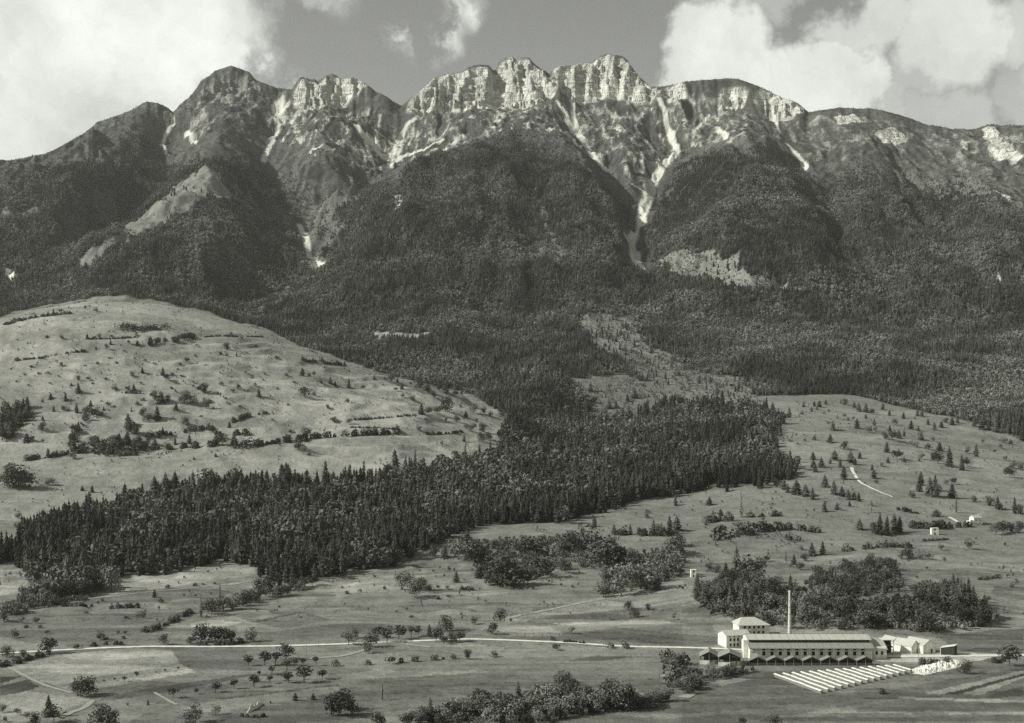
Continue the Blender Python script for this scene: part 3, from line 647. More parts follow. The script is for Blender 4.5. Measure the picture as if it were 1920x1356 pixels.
def tag(o, label=None, cat=None, group=None, kind=None):
    if label: o['label'] = label
    if cat: o['category'] = cat
    if group: o['group'] = group
    if kind: o['kind'] = kind
    return o
def empty(name, loc, rz=0):
    o = bpy.data.objects.new(name, None); COL.objects.link(o); o.location = loc; o.rotation_euler = (0, 0, rz); o.empty_display_size = 1
    return o
def obj(name, me, parent=None):
    o = bpy.data.objects.new(name, me); COL.objects.link(o)
    if parent: o.parent = parent
    return o

# ------------------------------------------------------------------ the ground sheet
verts = np.stack([XX, YY, H], -1).reshape(-1, 3).astype(np.float32)
nr, nc = H.shape
idx = np.arange(nr * nc).reshape(nr, nc)
faces = np.stack([idx[:-1, :-1], idx[:-1, 1:], idx[1:, 1:], idx[1:, :-1]], -1).reshape(-1, 4)
me = bpy.data.meshes.new('ground'); me.vertices.add(len(verts)); me.vertices.foreach_set('co', verts.ravel())
me.loops.add(faces.size); me.loops.foreach_set('vertex_index', faces.ravel().astype(np.int32)); me.polygons.add(len(faces))
me.polygons.foreach_set('loop_start', np.arange(0, faces.size, 4, dtype=np.int32)); me.update(calc_edges=True)
me.polygons.foreach_set('use_smooth', np.ones(len(faces), bool))
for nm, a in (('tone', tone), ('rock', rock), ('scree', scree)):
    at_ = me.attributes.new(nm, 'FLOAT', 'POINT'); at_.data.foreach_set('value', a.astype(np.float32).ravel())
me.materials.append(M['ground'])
g = obj('ground', me); tag(g, 'mountain slopes, meadows and fields of the valley', kind='structure')

# ------------------------------------------------------------------ plants
def conifer(seed, whorls, blades, R=.2, droop=.5):
    r = random.Random(seed); b = MB()
    for i in range(whorls):
        t = i / (whorls - 1); h = .07 + .84 * t
        rad = R * ((1 - t) ** .62 * .94 + .06) * (.72 + .28 * min(1, t * 5)) * r.uniform(.85, 1.15)
        a0 = r.uniform(0, 6.28)
        for k in range(blades):
            a = a0 + 6.283 * k / blades + r.uniform(-.25, .25); q = rad * r.uniform(.7, 1.2); dz = -q * droop * r.uniform(.5, 1.4)
            w = 6.283 / blades * .62
            top = min(h + max(.10 * (1 - t * .5), 1.15 * .84 / (whorls - 1)), .985)
            b.add([(0, 0, top), (q * .6 * math.cos(a - w), q * .6 * math.sin(a - w), h + dz * .5), (q * math.cos(a), q * math.sin(a), h + dz), (q * .6 * math.cos(a + w), q * .6 * math.sin(a + w), h + dz * .5)],
                  [(0, 1, 2), (0, 2, 3)])
    b.tube((0, 0, .88), (0, 0, 1.0), .012, .001, 4)
    return b
def crown(seed, nleaf, lobes, size, w=.36, z0=.22, z1=1.0, squash=1.0):
    r = np.random.default_rng(seed); b = MB()
    L_ = []
    for i in range(lobes):
        a = r.uniform(0, 6.28); q = math.sqrt(r.uniform(0, 1)) * w * .62; z = r.uniform(z0 + .16, z1 - .17)
        q *= 1.15 - .75 * abs((z - (z0 + z1) / 2) / ((z1 - z0) / 2)) ** 1.5
        L_.append((q * math.cos(a), q * math.sin(a), z, r.uniform(.15, .24) * (w / .36)))
    for i in range(nleaf):
        x, y, z, rd = L_[i % lobes]
        d = r.normal(size=3); d /= np.linalg.norm(d); rad = rd * r.uniform(.7, 1.08)
        c = np.array((x, y, z)) + d * rad * np.array((1, 1, .85 * squash))
        nrm = d + r.normal(size=3) * .55; nrm /= np.linalg.norm(nrm)
        u = np.cross(nrm, r.normal(size=3)); u /= np.linalg.norm(u); v = np.cross(nrm, u)
        s = size * r.uniform(.6, 1.25)
        b.add([c - u * s, c - v * s * .8, c + u * s, c + v * s * .8], [(0, 1, 2, 3)])
    return b, L_
def tree_trunk(L_, r0=.022):
    b = MB(); b.tube((0, 0, -.03), (0, 0, .42), r0, r0 * .6, 6)
    for x, y, z, rd in L_[:5]: b.tube((0, 0, .25 + .1 * abs(x)), (x * .8, y * .8, z), r0 * .5, r0 * .15, 4)
    return b
def far_proto():
    col = bpy.data.collections.new('forest_kinds')
    lst = []
    for i in range(4): lst.append((conifer(100 + i, 7, 6, (.17, .22, .26, .31)[i]), 'standconifer'))
    for i in range(3): lst.append((crown(200 + i, 64, 6, .105, .34, .12)[0], 'standleaf'))
    for i, (b, mt_) in enumerate(lst):
        o = bpy.data.objects.new('wood_kind_%d' % i, b.mesh('wood_kind', mt_)); col.objects.link(o)
    return col
FARC = far_proto()
def gn_scatter(col):
    ng = bpy.data.node_groups.new('scatter_trees', 'GeometryNodeTree')
    ng.interface.new_socket('Geometry', in_out='INPUT', socket_type='NodeSocketGeometry'); ng.interface.new_socket('Geometry', in_out='OUTPUT', socket_type='NodeSocketGeometry')
    N, L = ng.nodes, ng.links
    gi = N.new('NodeGroupInput'); go = N.new('NodeGroupOutput'); ip = N.new('GeometryNodeInstanceOnPoints'); ci = N.new('GeometryNodeCollectionInfo')
    ci.inputs['Collection'].default_value = col; ci.inputs['Separate Children'].default_value = True; ci.inputs['Reset Children'].default_value = True
    L.new(gi.outputs[0], ip.inputs['Points']); L.new(ci.outputs[0], ip.inputs['Instance'])
    ip.inputs['Pick Instance'].default_value = True
    def na(n, ty):
        a = N.new('GeometryNodeInputNamedAttribute'); a.data_type = ty; a.inputs['Name'].default_value = n; return a.outputs[0]
    L.new(na('kind', 'INT'), ip.inputs['Instance Index']); L.new(na('scale3', 'FLOAT_VECTOR'), ip.inputs['Scale']); L.new(na('turn', 'FLOAT_VECTOR'), ip.inputs['Rotation'])
    L.new(ip.outputs[0], go.inputs[0])
    return ng
GN = gn_scatter(FARC)
STAND = np.clip(1.1 + 1.4 * n_big + 1.3 * n_mid + .4 * n_fine, .5, 1.9)
cell = np.gradient(ys)[:, None] * (us[1] - us[0]) * YY
runmax = np.maximum.accumulate(H / YY, 0)
seen = (H + 45) / YY > runmax
def scatter(name, dens, hmin, hmax, leafshare, label, sink=.3):
    lam = np.clip(dens, 0, 1) * cell * seen * (np.abs(UU) < .44) * (YY > 640)
    cnt = rng.poisson(lam); i, j = np.nonzero(cnt); rep = cnt[i, j]; i = np.repeat(i, rep); j = np.repeat(j, rep)
    k = len(i)
    gy = np.gradient(ys)
    y = ys[i] + rng.uniform(-.5, .5, k) * gy[i]; u = us[j] + rng.uniform(-.5, .5, k) * (us[1] - us[0])
    z = bil(H, us, ys, u, y) - sink
    ls = leafshare[i, j]
    isleaf = rng.uniform(0, 1, k) < ls
    kind = np.where(isleaf, 4 + rng.integers(0, 3, k), rng.integers(0, 4, k)).astype(np.int32)
    hh = rng.uniform(0, 1, k) ** .8 * (hmax - hmin) + hmin
    hs = hfac[i, j]
    hh = hh * hs * np.where(isleaf, .68, 1.0)
    wd = hh * rng.uniform(.85, 1.25, k)
    me = bpy.data.meshes.new(name); me.vertices.add(k); me.vertices.foreach_set('co', np.stack([u * y, y, z], 1).astype(np.float32).ravel())
    a = me.attributes.new('kind', 'INT', 'POINT'); a.data.foreach_set('value', kind)
    a = me.attributes.new('scale3', 'FLOAT_VECTOR', 'POINT'); a.data.foreach_set('vector', np.stack([wd, wd, hh], 1).astype(np.float32).ravel())
    a = me.attributes.new('turn', 'FLOAT_VECTOR', 'POINT'); a.data.foreach_set('vector', np.stack([rng.normal(0, .03, k), rng.normal(0, .03, k), rng.uniform(0, 6.28, k)], 1).astype(np.float32).ravel())
    a = me.attributes.new('stand', 'FLOAT', 'POINT'); a.data.foreach_set('value', STAND[i, j].astype(np.float32))
    o = obj(name, me); md = o.modifiers.new('scatter_trees', 'NODES'); md.node_group = GN
    tag(o, label, name.replace('_', ' '), kind='stuff')
    print(name, k)
    return o
hfac = (.45 + .55 * alt) * np.clip(1 + .5 * n_mid + .25 * n_fine, .6, 1.4)
lshare = np.clip(.42 + 2.4 * n_big + 1.5 * n_mid, .03, .97)
mtn = wood * upper * (YY > foot)
scatter('mountain_forest', mtn * (1 - .75 * sstep(.22, .5, .6 * n_mid + .8 * n_fine + .2 * n_big)) / 36., 9, 19, lshare, 'dense mixed forest covering the lower slopes of the mountain')
STAND = STAND * .70
hfac = np.clip(1 + .7 * n_mid + .35 * n_fine, .55, 1.5)
lsh2 = np.clip(.40 + 1.8 * n_big + 1.5 * n_mid + .5 * sstep(.1, .3, bridge * 1.0) + .35 * sstep(1700, 2000, YY) * sstep(-.02, .03, UU), .05, .85)
scatter('valley_forest', np.maximum((band | bridge) * np.clip(.95 + 1.1 * n_fine + .5 * n_mid, .12, 1.1), blur(band * 1., 5) * .22 * (n_fine > -.1) + stray * np.clip(.22 + .9 * n_fine, 0, .7)) / 33., 8, 27, lsh2, 'dark belt of spruce forest between the grassy hill and the fields')
STAND = STAND / .70
# low scrub in the clearings, dwarf pine under the crags
hfac = np.ones(H.shape)
sp = np.zeros(H.shape)
for nm in ('rill', 'vale', 'cut', 'cut2', 'cut3', 'slide', 'crest2', 'rill2', 'right'): sp = np.maximum(sp, area(CLEAR[nm][0], 2300, 22, 60) * 1.)
scatter('scrub', sp * (scree < .4) * np.clip(.55 + 1.3 * n_mid + .6 * n_fine, .05, 1) / 40. + (upper & (YY > 3900)) * (1 - alt) * (rock < .4) * (scree < .4) * (H > 500) * (runmax <= H / YY + .004) * np.clip(.3 + 1.2 * n_mid, 0, 1) / 60., 3, 8, np.full(H.shape, .75), 'low scrub and dwarf pine on the clearings and below the crags')

hfac = np.ones(H.shape)
th = np.zeros(H.shape)
for c, pts in (('F', [(70, 690), (90, 600), (140, 590), (290, 565), (430, 600), (560, 605), (740, 640), (850, 680), (1000, 680), (1150, 680), (1300, 640), (1500, 645), (1650, 695), (1770, 790), (1600, 838), (1400, 856), (1300, 848), (1100, 836), (700, 836), (480, 820), (300, 783), (180, 763)]),
               ('F', [(740, 545), (900, 490), (1050, 470), (1180, 480), (1215, 610), (1100, 645), (950, 660), (800, 640), (700, 590)]),
               ('A', [(440, 1010), (560, 985), (650, 975), (740, 985), (830, 1005), (850, 1040), (600, 1065), (500, 1050), (390, 1050)]), ('A', [(490, 850), (455, 930), (420, 1000), (430, 1050), (385, 1050), (390, 980), (430, 900), (460, 840)]),
               ('A', [(0, 800), (150, 790), (185, 860), (100, 905), (60, 965), (0, 990)]), ('E', [(620, 1300), (800, 1240), (960, 1225), (1140, 1215), (1300, 1195), (1420, 1235), (1640, 1245), (1860, 1225), (1640, 1275), (1400, 1305), (1240, 1330), (1200, 1370), (600, 1370)]),
               ('E', [(700, 350), (1000, 330), (1300, 330), (1400, 400), (1560, 430), (1900, 380), (1903, 540), (1720, 600), (1480, 640), (1450, 520), (1250, 450), (1130, 560), (820, 590), (740, 470)]),
               ('D', [(160, 560), (230, 480), (330, 470), (450, 430), (560, 460), (600, 560), (500, 650), (430, 690), (330, 700), (180, 735), (0, 775), (0, 720), (80, 690), (140, 640), (240, 610)]), ('F', [(0, 1080), (100, 1090), (200, 1085), (380, 1055), (390, 1075), (170, 1120), (60, 1180), (0, 1200)])):
    th = np.maximum(th, area(P(c, *pts), None, 6, 20) * 1.)
scatter('undergrowth', th * np.clip(.85 + 1.0 * n_fine, .2, 1) / 15., 4, 9.5, np.full(H.shape, .95), 'dense leafy undergrowth filling the groves and the wooded knoll')

clump = np.clip(fbm(XX / 48 + 70, YY / 70, 3) * 2.2 - .25, 0, 1)
hfac = np.ones(H.shape)
scatter('meadow_scrub', ((hill_m & (YY < foot - 20)) * 1.0 + rmead * .5 + mid2 * .6 + (low & (YY > 1040)) * .8) * (th < .5) * (clump * .016 + .0014 * (n_fine > 0)), 1.8, 6, np.full(H.shape, .97), 'small scattered scrub dotting the meadows')

# single trees: a few models of each kind, copied
def variants(kind):
    out = []
    for i in range(4):
        if kind == 'conifer':
            b = conifer(300 + i, 12, 9, (.25, .30, .22, .34)[i]); t = MB().tube((0, 0, -.04), (0, 0, .5), .018, .01, 6); mt_ = 'conifer'
        elif kind == 'slender':
            b = conifer(340 + i, 11, 7, .09 + .012 * i, .2); t = MB().tube((0, 0, -.04), (0, 0, .5), .014, .008, 6); mt_ = 'leaf'
        elif kind == 'round':
            b, L_ = crown(400 + i, 480, 10, .05, .40 + .03 * i, .14); t = tree_trunk(L_); mt_ = 'leaf'
        elif kind == 'darkround':
            b, L_ = crown(430 + i, 540, 11, .05, .42 + .04 * i, .06); t = tree_trunk(L_); mt_ = 'leafdark'
        elif kind == 'pale':
            b, L_ = crown(460 + i, 520, 10, .05, .40 + .04 * i, .10); t = tree_trunk(L_); mt_ = 'leaflight'
        elif kind == 'orchard':
            b, L_ = crown(490 + i, 200, 7, .075, .38, .30); t = tree_trunk(L_, .03); mt_ = 'leafdark'
        else:
            b, L_ = crown(520 + i, 150, 6, .11, .62 + .06 * i, .0, .95, .8); t = None; mt_ = ('leafdark', 'leaf', 'leafdark', 'leaf')[i]
        out.append((b.mesh(kind + '_crown', mt_), t.mesh(kind + '_trunk', 'bark') if t else None))
    return out
VAR = {k: variants(k) for k in ('conifer', 'slender', 'round', 'darkround', 'pale', 'orchard', 'shrub')}
NAMES = dict(conifer='conifer_tree', slender='slender_tree', round='broadleaf_tree', darkround='bushy_tree', pale='pale_tree', orchard='orchard_tree', shrub='shrub')
CATS = dict(conifer='conifer', slender='tree', round='tree', darkround='tree', pale='tree', orchard='tree', shrub='shrub')
WORDS = dict(conifer='dark conifer', slender='slender upright tree', round='leafy round tree', darkround='dark bushy tree', pale='pale leafy tree', orchard='small fruit tree', shrub='low shrub')
LAND = [('the factory chimney', 1480, 1185), ('the white office block', 1365, 1210), ('the drying racks', 1580, 1280), ('the white farmhouse', 1832, 985), ('the white farm-lane hut', 1753, 1003), ('the lone slope hut', 1300, 1083),
        ('the road bend among trees', 720, 1203), ('the wooded knoll', 1660, 1130), ('the spruce forest front', 640, 1075), ('the big twin field trees', 158, 1305), ('the bare hilltop', 220, 575), ('the high hill tree belt', 320, 640), ('the long dark hill hedge', 580, 825),
        ('the hill ravine hedge', 140, 800), ('the left-edge wood', 20, 790), ('the pale under-hill meadow', 300, 885), ("the hill's right tip", 930, 790), ("the grassy hill's middle", 400, 720), ("the hill's right shoulder", 640, 720), ("the right meadow's upper edge", 1620, 755),
        ("the right meadow's white path", 1605, 895), ("the right meadow's conifer pair", 1785, 875), ('the tall lone poplar', 1388, 965), ('the orchard below the road', 500, 1285), ('the row of round bushes', 830, 1238), ('the bottom-edge thicket', 1040, 1320),
        ('the twin giant bushy trees', 945, 1095), ('the field below the forest', 350, 1070), ('the pale leafy clump', 775, 1110), ('the right forest corner', 1490, 890), ('the white stone mound', 478, 1328), ('the thick meadow hedge', 1540, 995), ('the leafy middle gully', 1180, 1060), ('the left roadside bushes', 395, 1205),
        ("the right meadow's far end", 1890, 890), ('the bottom left corner', 90, 1340), ('the white rubble heap', 1760, 1250)]
PLANTS = []
def site_label(kind, px, py, h):
    nm, lx, ly = min(LAND, key=lambda q: math.hypot((q[1] - px), (q[2] - py) * 1.5))
    dx, dy = px - lx, py - ly
    if abs(dx) < 14 and abs(dy) < 10: rel = 'at'
    elif abs(dx) >= abs(dy) * 1.6: rel = 'left of' if dx < 0 else 'right of'
    elif abs(dy) > abs(dx) * 1.6: rel = 'above' if dy < 0 else 'below'
    else: rel = ('above left of' if dx < 0 else 'above right of') if dy < 0 else ('below left of' if dx < 0 else 'below right of')
    sz = 'tiny' if h < 7 else 'small' if h < 12 else 'medium' if h < 20 else 'tall' if h < 34 else 'very tall'
    if kind == 'shrub': sz = 'tiny' if h < 6 else 'small' if h < 10 else 'broad'
    if kind == 'orchard': sz = 'young' if h < 12 else 'grown'
    return '%s %s %s %s' % (sz, WORDS[kind], rel, nm)
def plant(kind, px, py, hpx, wide=None, spot=None):
    X, Y, Z = spot if spot else at(px, py)
    if spot: px, py = 960 + F * X / Y, HOR - F * Z / Y
    h = max(hpx / F * Y, .8) * 1.1
    crown_m, trunk_m = VAR[kind][random.randrange(4)]
    w = h * (wide or (random.uniform(1.35, 1.8) if kind == 'conifer' and hpx < 30 else random.uniform(.95, 1.25)))
    rz = random.uniform(0, 6.28)
    if trunk_m is None: o = obj(NAMES[kind], crown_m)
    else:
        o = empty(NAMES[kind], (0, 0, 0)); obj('crown', crown_m, o); obj('trunk', trunk_m, o)
    o.location = (X, Y, Z - .02 * h); o.rotation_euler = (0, 0, rz); o.scale = (w, w, h)
    PLANTS.append((o, site_label(kind, px, py, hpx), kind, px, py))
    return o
KEY = {'c': 'conifer', 'b': 'round', 'd': 'darkround', 'l': 'pale', 's': 'shrub', 'o': 'orchard', 'p': 'slender'}
def plants(c, txt):
    ox, oy, k = CROPS[c]
    for tok in txt.split():
        x, y, h = tok[1:].split(',')
        plant(KEY[tok[0]], ox + float(x) / k, oy + float(y) / k, float(h) / k)
plants('A', """s345,260,22 c300,265,30 c270,275,25 b540,255,28 b480,240,22 s265,400,16 b345,405,25 c490,405,30 s530,408,22 b558,405,30 s630,400,15 b768,390,20 c622,440,32 l725,435,22 c772,442,28 c855,448,22 c540,465,20 d600,465,30 c458,480,22 c425,478,15 b1300,390,24
b1360,410,18 b1440,460,22 b1105,450,15 d1275,470,40 s1240,495,18 s1280,505,18 c1330,505,26 b1100,510,20 d1050,540,30 s1015,555,18 s1560,520,22 c1700,525,26 c1812,535,32 c1895,550,30 b1490,610,20 d345,560,22 s235,520,15 s175,570,15 s60,580,12 s140,612,12 s220,605,14 s265,600,12 s160,670,10
s550,550,18 s655,545,14 s815,535,14 s870,550,14 c800,600,36 s830,612,15 d745,620,28 c915,610,46 d940,640,35 s970,610,18 c570,605,18 s595,635,15 d440,640,25 c440,710,56 c400,670,20 s500,640,20 s520,660,12 b645,700,40 b720,700,30 c752,695,35 s790,660,12
s1023,622,15 s1085,652,12 s1090,680,15 d1150,715,55 s1120,690,22 s1245,665,20 s1228,720,20 d1340,690,30 s1435,670,18 c1455,730,46 s1415,630,20 s1605,615,18 c1700,615,46 d1765,615,25 s1740,615,18 s1650,655,14 c1805,655,26 c1857,658,40 c1885,670,26 s1900,690,18 b1715,740,60 s1765,725,18 b1310,710,25 s1270,745,14 s1350,790,14
d870,750,50 c905,765,65 s850,725,18 d945,765,40 s965,690,18 s985,705,14 c990,805,38 b1038,770,70 b1080,780,55 b1160,800,62 s1180,765,22 b770,780,22 s800,755,18 c738,815,20 d800,840,45 d840,875,48 c883,860,75
c285,745,35 c240,765,25 c368,755,45 c302,815,35 b355,812,32 b380,815,25 c430,820,55 c510,785,36 b608,790,28 c583,810,25 b570,845,30 c720,905,76 d738,940,70 d765,945,55 c240,865,30 d235,925,50 c150,985,50 d180,985,35 b240,990,20 c915,940,38 d1040,890,40 s1055,890,18 c1065,995,52 c985,1000,40 c870,1005,45 d830,1000,40 d1195,935,40 c1215,1005,62 d1250,1010,70 c1315,1000,70 c1290,905,36 c1385,945,36 c1500,825,16 s1535,870,14 b1720,965,65 d1845,800,25 d1880,880,35 s1900,880,22 b1680,1030,60 b1705,1055,45 s1740,1060,16 c1575,1005,20 s1640,935,22
b410,1085,45 c1090,1085,18 c1213,1070,22 b205,1230,28 b265,1230,38 b293,1232,40 c462,1260,28 c518,1270,42 c500,1330,66 d40,1240,90 d90,1250,130 d130,1250,100 d60,1190,80 c270,1065,45 c320,1065,35 b300,1070,30 b345,1065,30
s100,470,10 s700,480,12 s760,520,12 s1160,560,10 s1240,600,12 s1380,600,12 s1560,690,12 s1480,640,10 s1200,800,12 s1130,850,14 s1000,580,12 s480,560,10 s330,620,12 s90,650,10 s280,660,10 s560,710,10 s640,790,12 s1400,700,12 s1520,730,10 s1620,780,12 s1290,780,12""")
plants('B', """c18,560,30 c42,685,56 c185,635,26 b120,690,25 b35,770,30 b245,645,25 d280,650,46 c315,650,28 c340,690,40 d305,700,22 b390,670,22 d440,690,55 d490,720,60 d520,740,40 d550,700,40 d590,720,45 d640,730,35 c675,715,26 b400,760,35 b345,735,25 c450,830,62 d490,835,45 d540,830,45 d585,815,80 s670,790,16 b745,825,60 b800,830,40 b840,840,30 c700,850,40 d650,875,35 b590,870,25 b470,875,25 b415,850,25
b735,930,45 d760,880,25 d795,930,46 b700,920,30 b435,925,32 s480,940,15 s510,940,18 b45,890,35 s110,860,14 s355,840,14 d950,940,62 d910,850,70 d960,850,55 b565,1000,22 c690,985,42 d790,985,50 d830,975,40 s320,925,22 c1400,705,60 c1610,760,45 c1650,740,60 c1505,800,60 c1545,800,50 c1550,870,70 c1700,840,55 c1790,790,50 d1420,770,40 b1480,830,35 c1330,760,40""")
plants('C', """c680,790,30 c740,785,30 c768,790,38 c805,775,30 c890,770,28 d915,780,35 c965,795,36 c990,815,50 c1030,820,55 d1065,830,30 c1125,805,40 c1163,838,32 c1242,855,36 b1305,860,15 c1345,845,50 c1320,840,40 c1380,890,38 c1415,920,50 c1455,905,36 d1480,880,30 c1515,890,45 c1545,880,36 b670,835,25 c725,815,28 c755,805,25 b795,830,20 s820,815,12 b910,845,20 b870,858,18 b930,870,20 b960,865,20 c1030,855,26 c980,910,56 c1078,895,42 b1195,890,38 c1285,915,52 c1325,925,32 c1340,975,50 b1380,1030,38 b1408,985,30 c1445,1035,50 c1500,1125,110 c1570,1145,90 d1600,1125,50 d1435,1110,70 d1410,1090,40 c1650,1070,76
b1600,1050,35 b1690,990,20 b1805,990,38 c1845,1000,32 b1790,1025,30 b1755,1050,20 b1815,1090,25 b1855,1135,40 d1840,1190,65 b1900,1145,45 c845,920,56 b820,890,20 b1050,935,40 b1085,930,30 c1165,930,38 d1140,970,40 d1180,980,60 c1215,965,50 c1245,955,36 c1148,1045,60 d1205,1085,55 c1245,1100,32 c1155,1105,36 b1120,1125,25 b1285,1005,25 b1315,1015,30 c1330,1095,22 b1345,1085,30 c830,990,50 c740,975,30 b688,985,20 b600,985,18 b565,970,15 s650,1000,12 d910,1030,46 c733,1085,46 c735,1130,45 c745,1155,50 c780,1130,60 c855,1090,60 c830,1110,32 c945,1110,76 c885,1130,50 c905,1195,76 c995,1080,42 c970,1115,40 c1065,1145,36 c1075,1190,50 b1090,1220,25
c535,885,60 c572,885,36 c500,830,50 c600,850,60 s640,1180,15 c630,1175,26 c800,1240,70 c850,1280,80 c895,1290,56 c930,1310,60 c965,1310,46 c990,1320,50 c640,1280,80 c690,1290,66 c730,1310,70 c570,1250,60 c590,1270,50 d530,1240,45 c1060,1345,32 c1330,1265,90 c1390,1290,110 c1420,1260,90 d1430,1300,70 c1340,1230,80 c1515,1300,80 d1525,1225,40 b1485,1230,30 b1290,1300,40 c1640,1325,36 c1725,1345,45 c1770,1345,40 c1640,900,50 c1680,915,60 c1720,920,60 c1760,930,60 d1830,920,50 d1870,930,50 c150,1340,46""")
plants('A', 'c800,1320,105 c868,1300,125 c930,1300,140 c985,1300,150 c1085,1290,140 c1120,1300,120 c1830,1200,110 c1620,1190,80 d1180,1270,130 d1330,1260,120')
plants('D', """b100,215,40 b90,265,30 l620,625,125 d570,625,50 s945,605,25 s1085,590,20 s1130,585,12 s1195,580,12 p1225,660,95 c860,655,46 s900,685,30 b215,485,60 d180,565,70 b240,560,95 d330,540,120 d430,520,110 d510,600,110 b570,560,90 b130,650,60 b190,640,80 b270,650,90 b350,640,100 b420,650,90 b470,640,70 b40,750,70 b100,740,60 b170,720,60 b240,710,55 b310,695,50 d20,790,60
p1120,765,115 b1180,755,85 b1220,735,75 b1300,720,85 b1350,705,75 b1400,685,65 d1440,625,70 d1500,615,95 c1560,605,90 d1620,620,60 d1680,600,60 d1740,590,60 b1480,650,45 b1550,650,40 d915,920,60 d1060,915,42 d1120,905,100 d1200,912,95 d1250,912,85 d1290,907,62 b1395,902,78 s1340,912,40 b560,890,50 s590,900,25 s660,855,20 s700,860,20 s690,885,20 s440,942,30 d265,968,88 s215,978,30 d130,988,42 d35,988,62 b85,880,50 b120,800,36 b200,800,36 s230,825,20 s265,860,20 s145,825,20 s480,745,20 s700,770,15 b800,775,42 b770,765,30
o1385,1035,58 o1475,1035,78 o1535,1035,72 d1595,1000,88 o1640,1035,46 o1600,1060,56 o1690,1040,42 o1762,1035,48 s1875,1035,40 o1515,1085,46 o1695,1130,88 o1608,1130,62 o1797,1115,56 o1505,1135,42 o1415,1155,66 o1445,1090,26 o1305,1165,52 o1200,1185,56 o1090,1195,36 o965,1215,56 o760,1100,32 o695,1125,30 o640,1120,16 o580,1130,16 o920,1070,16 o870,1080,14 o993,1058,16 o1050,1050,16 c825,1255,30 o710,1260,16 c1645,1230,46 c1745,1225,36 c1508,1245,18
d450,1210,105 d495,1198,92 c270,1320,120 d300,1352,95 d195,1375,75 d570,1385,125 d625,1385,95 b95,1312,36 b15,1297,46 b150,1332,40 b1090,1350,105 b1060,1375,90 l1200,1310,50 d1850,1315,115 d1900,1320,125 d30,1350,30""")
plants('E', """d15,1285,115 d60,1310,80 c495,1350,138 d440,1358,92 d540,1350,82 c985,1245,122 c1360,1275,142 c1610,1285,152 b640,1305,82 b700,1335,80 b740,1325,82 b800,1315,112 b880,1325,112 d940,1315,112 b1060,1285,92 b1130,1245,112 l1180,1305,92 b1250,1175,112 b1250,1325,90 b1430,1295,112 d1500,1255,132 d1560,1285,142 b1660,1275,62 b1720,1272,72 d1770,1252,42 l1200,1330,80 b1020,1335,72 l850,1375,70 b950,1380,72 b1100,1372,70 l760,1380,60 b660,1380,60 b1300,1290,70
s140,1030,30 s270,1025,38 s335,1020,35 s410,1012,38 s520,1005,35 s570,1000,16 s620,1000,30 d705,1000,52 s845,985,38 b40,920,70 b80,882,52 b160,932,82 b150,967,60 o200,882,62 o255,907,88 o320,888,78 o390,877,56 o430,867,52 c490,872,66 d530,902,76 o570,917,46 d620,907,56 d660,902,60 d590,842,82 b740,807,45 d890,787,66 d840,860,62 s395,775,20 b1285,857,36 s1180,895,25 s1200,950,34 s1490,935,34 s1590,940,44 d1600,722,45 d1640,768,52 d1708,727,36
l335,612,92 l380,602,86 b410,652,86 d440,615,72 d490,632,46 s240,610,20 s100,625,20 s30,635,20 s540,665,20 s600,660,20 b540,612,25 b590,612,25 c640,572,66 s515,515,15 b600,507,26 c700,347,72 c575,432,72 b650,442,112 b520,432,62 b610,402,52 d740,472,122 c780,472,122 b850,382,52 c905,387,52 c770,547,82 d880,595,165 d950,595,155 d1040,585,102 d1020,432,112 d1090,432,112 d1110,545,122 d1060,482,82 l1190,432,72 b1240,402,102 d1290,382,92 c1340,382,122 b1380,392,142 c1410,262,62 d1480,485,165 d1440,472,132 d1540,472,102 b1250,522,72 b1220,502,60 b1480,562,82 l1560,642,155 b1620,622,142 b1460,652,82 b1700,612,152 c1760,612,102 d1650,502,92 b1720,542,102 c1800,562,92 b1840,532,122 b1620,462,82 b1780,472,82 b1850,422,102 d1880,372,72
c1520,302,56 c1610,307,62 d1660,310,42 c1740,310,92 d1780,310,62 c1830,302,102 c1870,282,82 s1705,212,30 s1710,187,25 c1862,142,56""")
plants('F', """c148,140,46 p325,207,145 c212,202,42 b255,197,26 c130,252,36 c425,262,36 c790,177,62 c860,167,42 c930,147,32 p1050,182,72 c985,277,62 p1525,182,102 b1625,122,36 d1710,142,52 c1755,162,72 c1775,167,42 c1850,187,92 d1880,192,52 c1100,302,112 c1140,302,102 c1180,292,102 c1210,292,92 d1070,302,62 d1130,312,42 b1440,392,36 b1590,387,62 b1460,457,30 c720,422,76 c780,417,76 b660,392,32 c620,472,56 d655,502,42 p575,452,56 d470,457,36 d680,452,40 b1745,307,62 d1785,302,72 d1830,292,52 d1880,292,62 d1260,442,62 s1370,442,30 b1320,445,40 b1220,442,44
b150,512,52 c300,565,190 c240,572,112 c340,572,122 d390,572,152 c80,655,132 c120,700,122 d330,1370,46 d510,1372,66 d1580,1082,72 d1820,1035,115 s1110,1192,36 d1740,1022,36 d1480,1032,46 d190,520,46 s1690,560,22 s1760,545,20 s1830,600,24 b1700,680,36""")
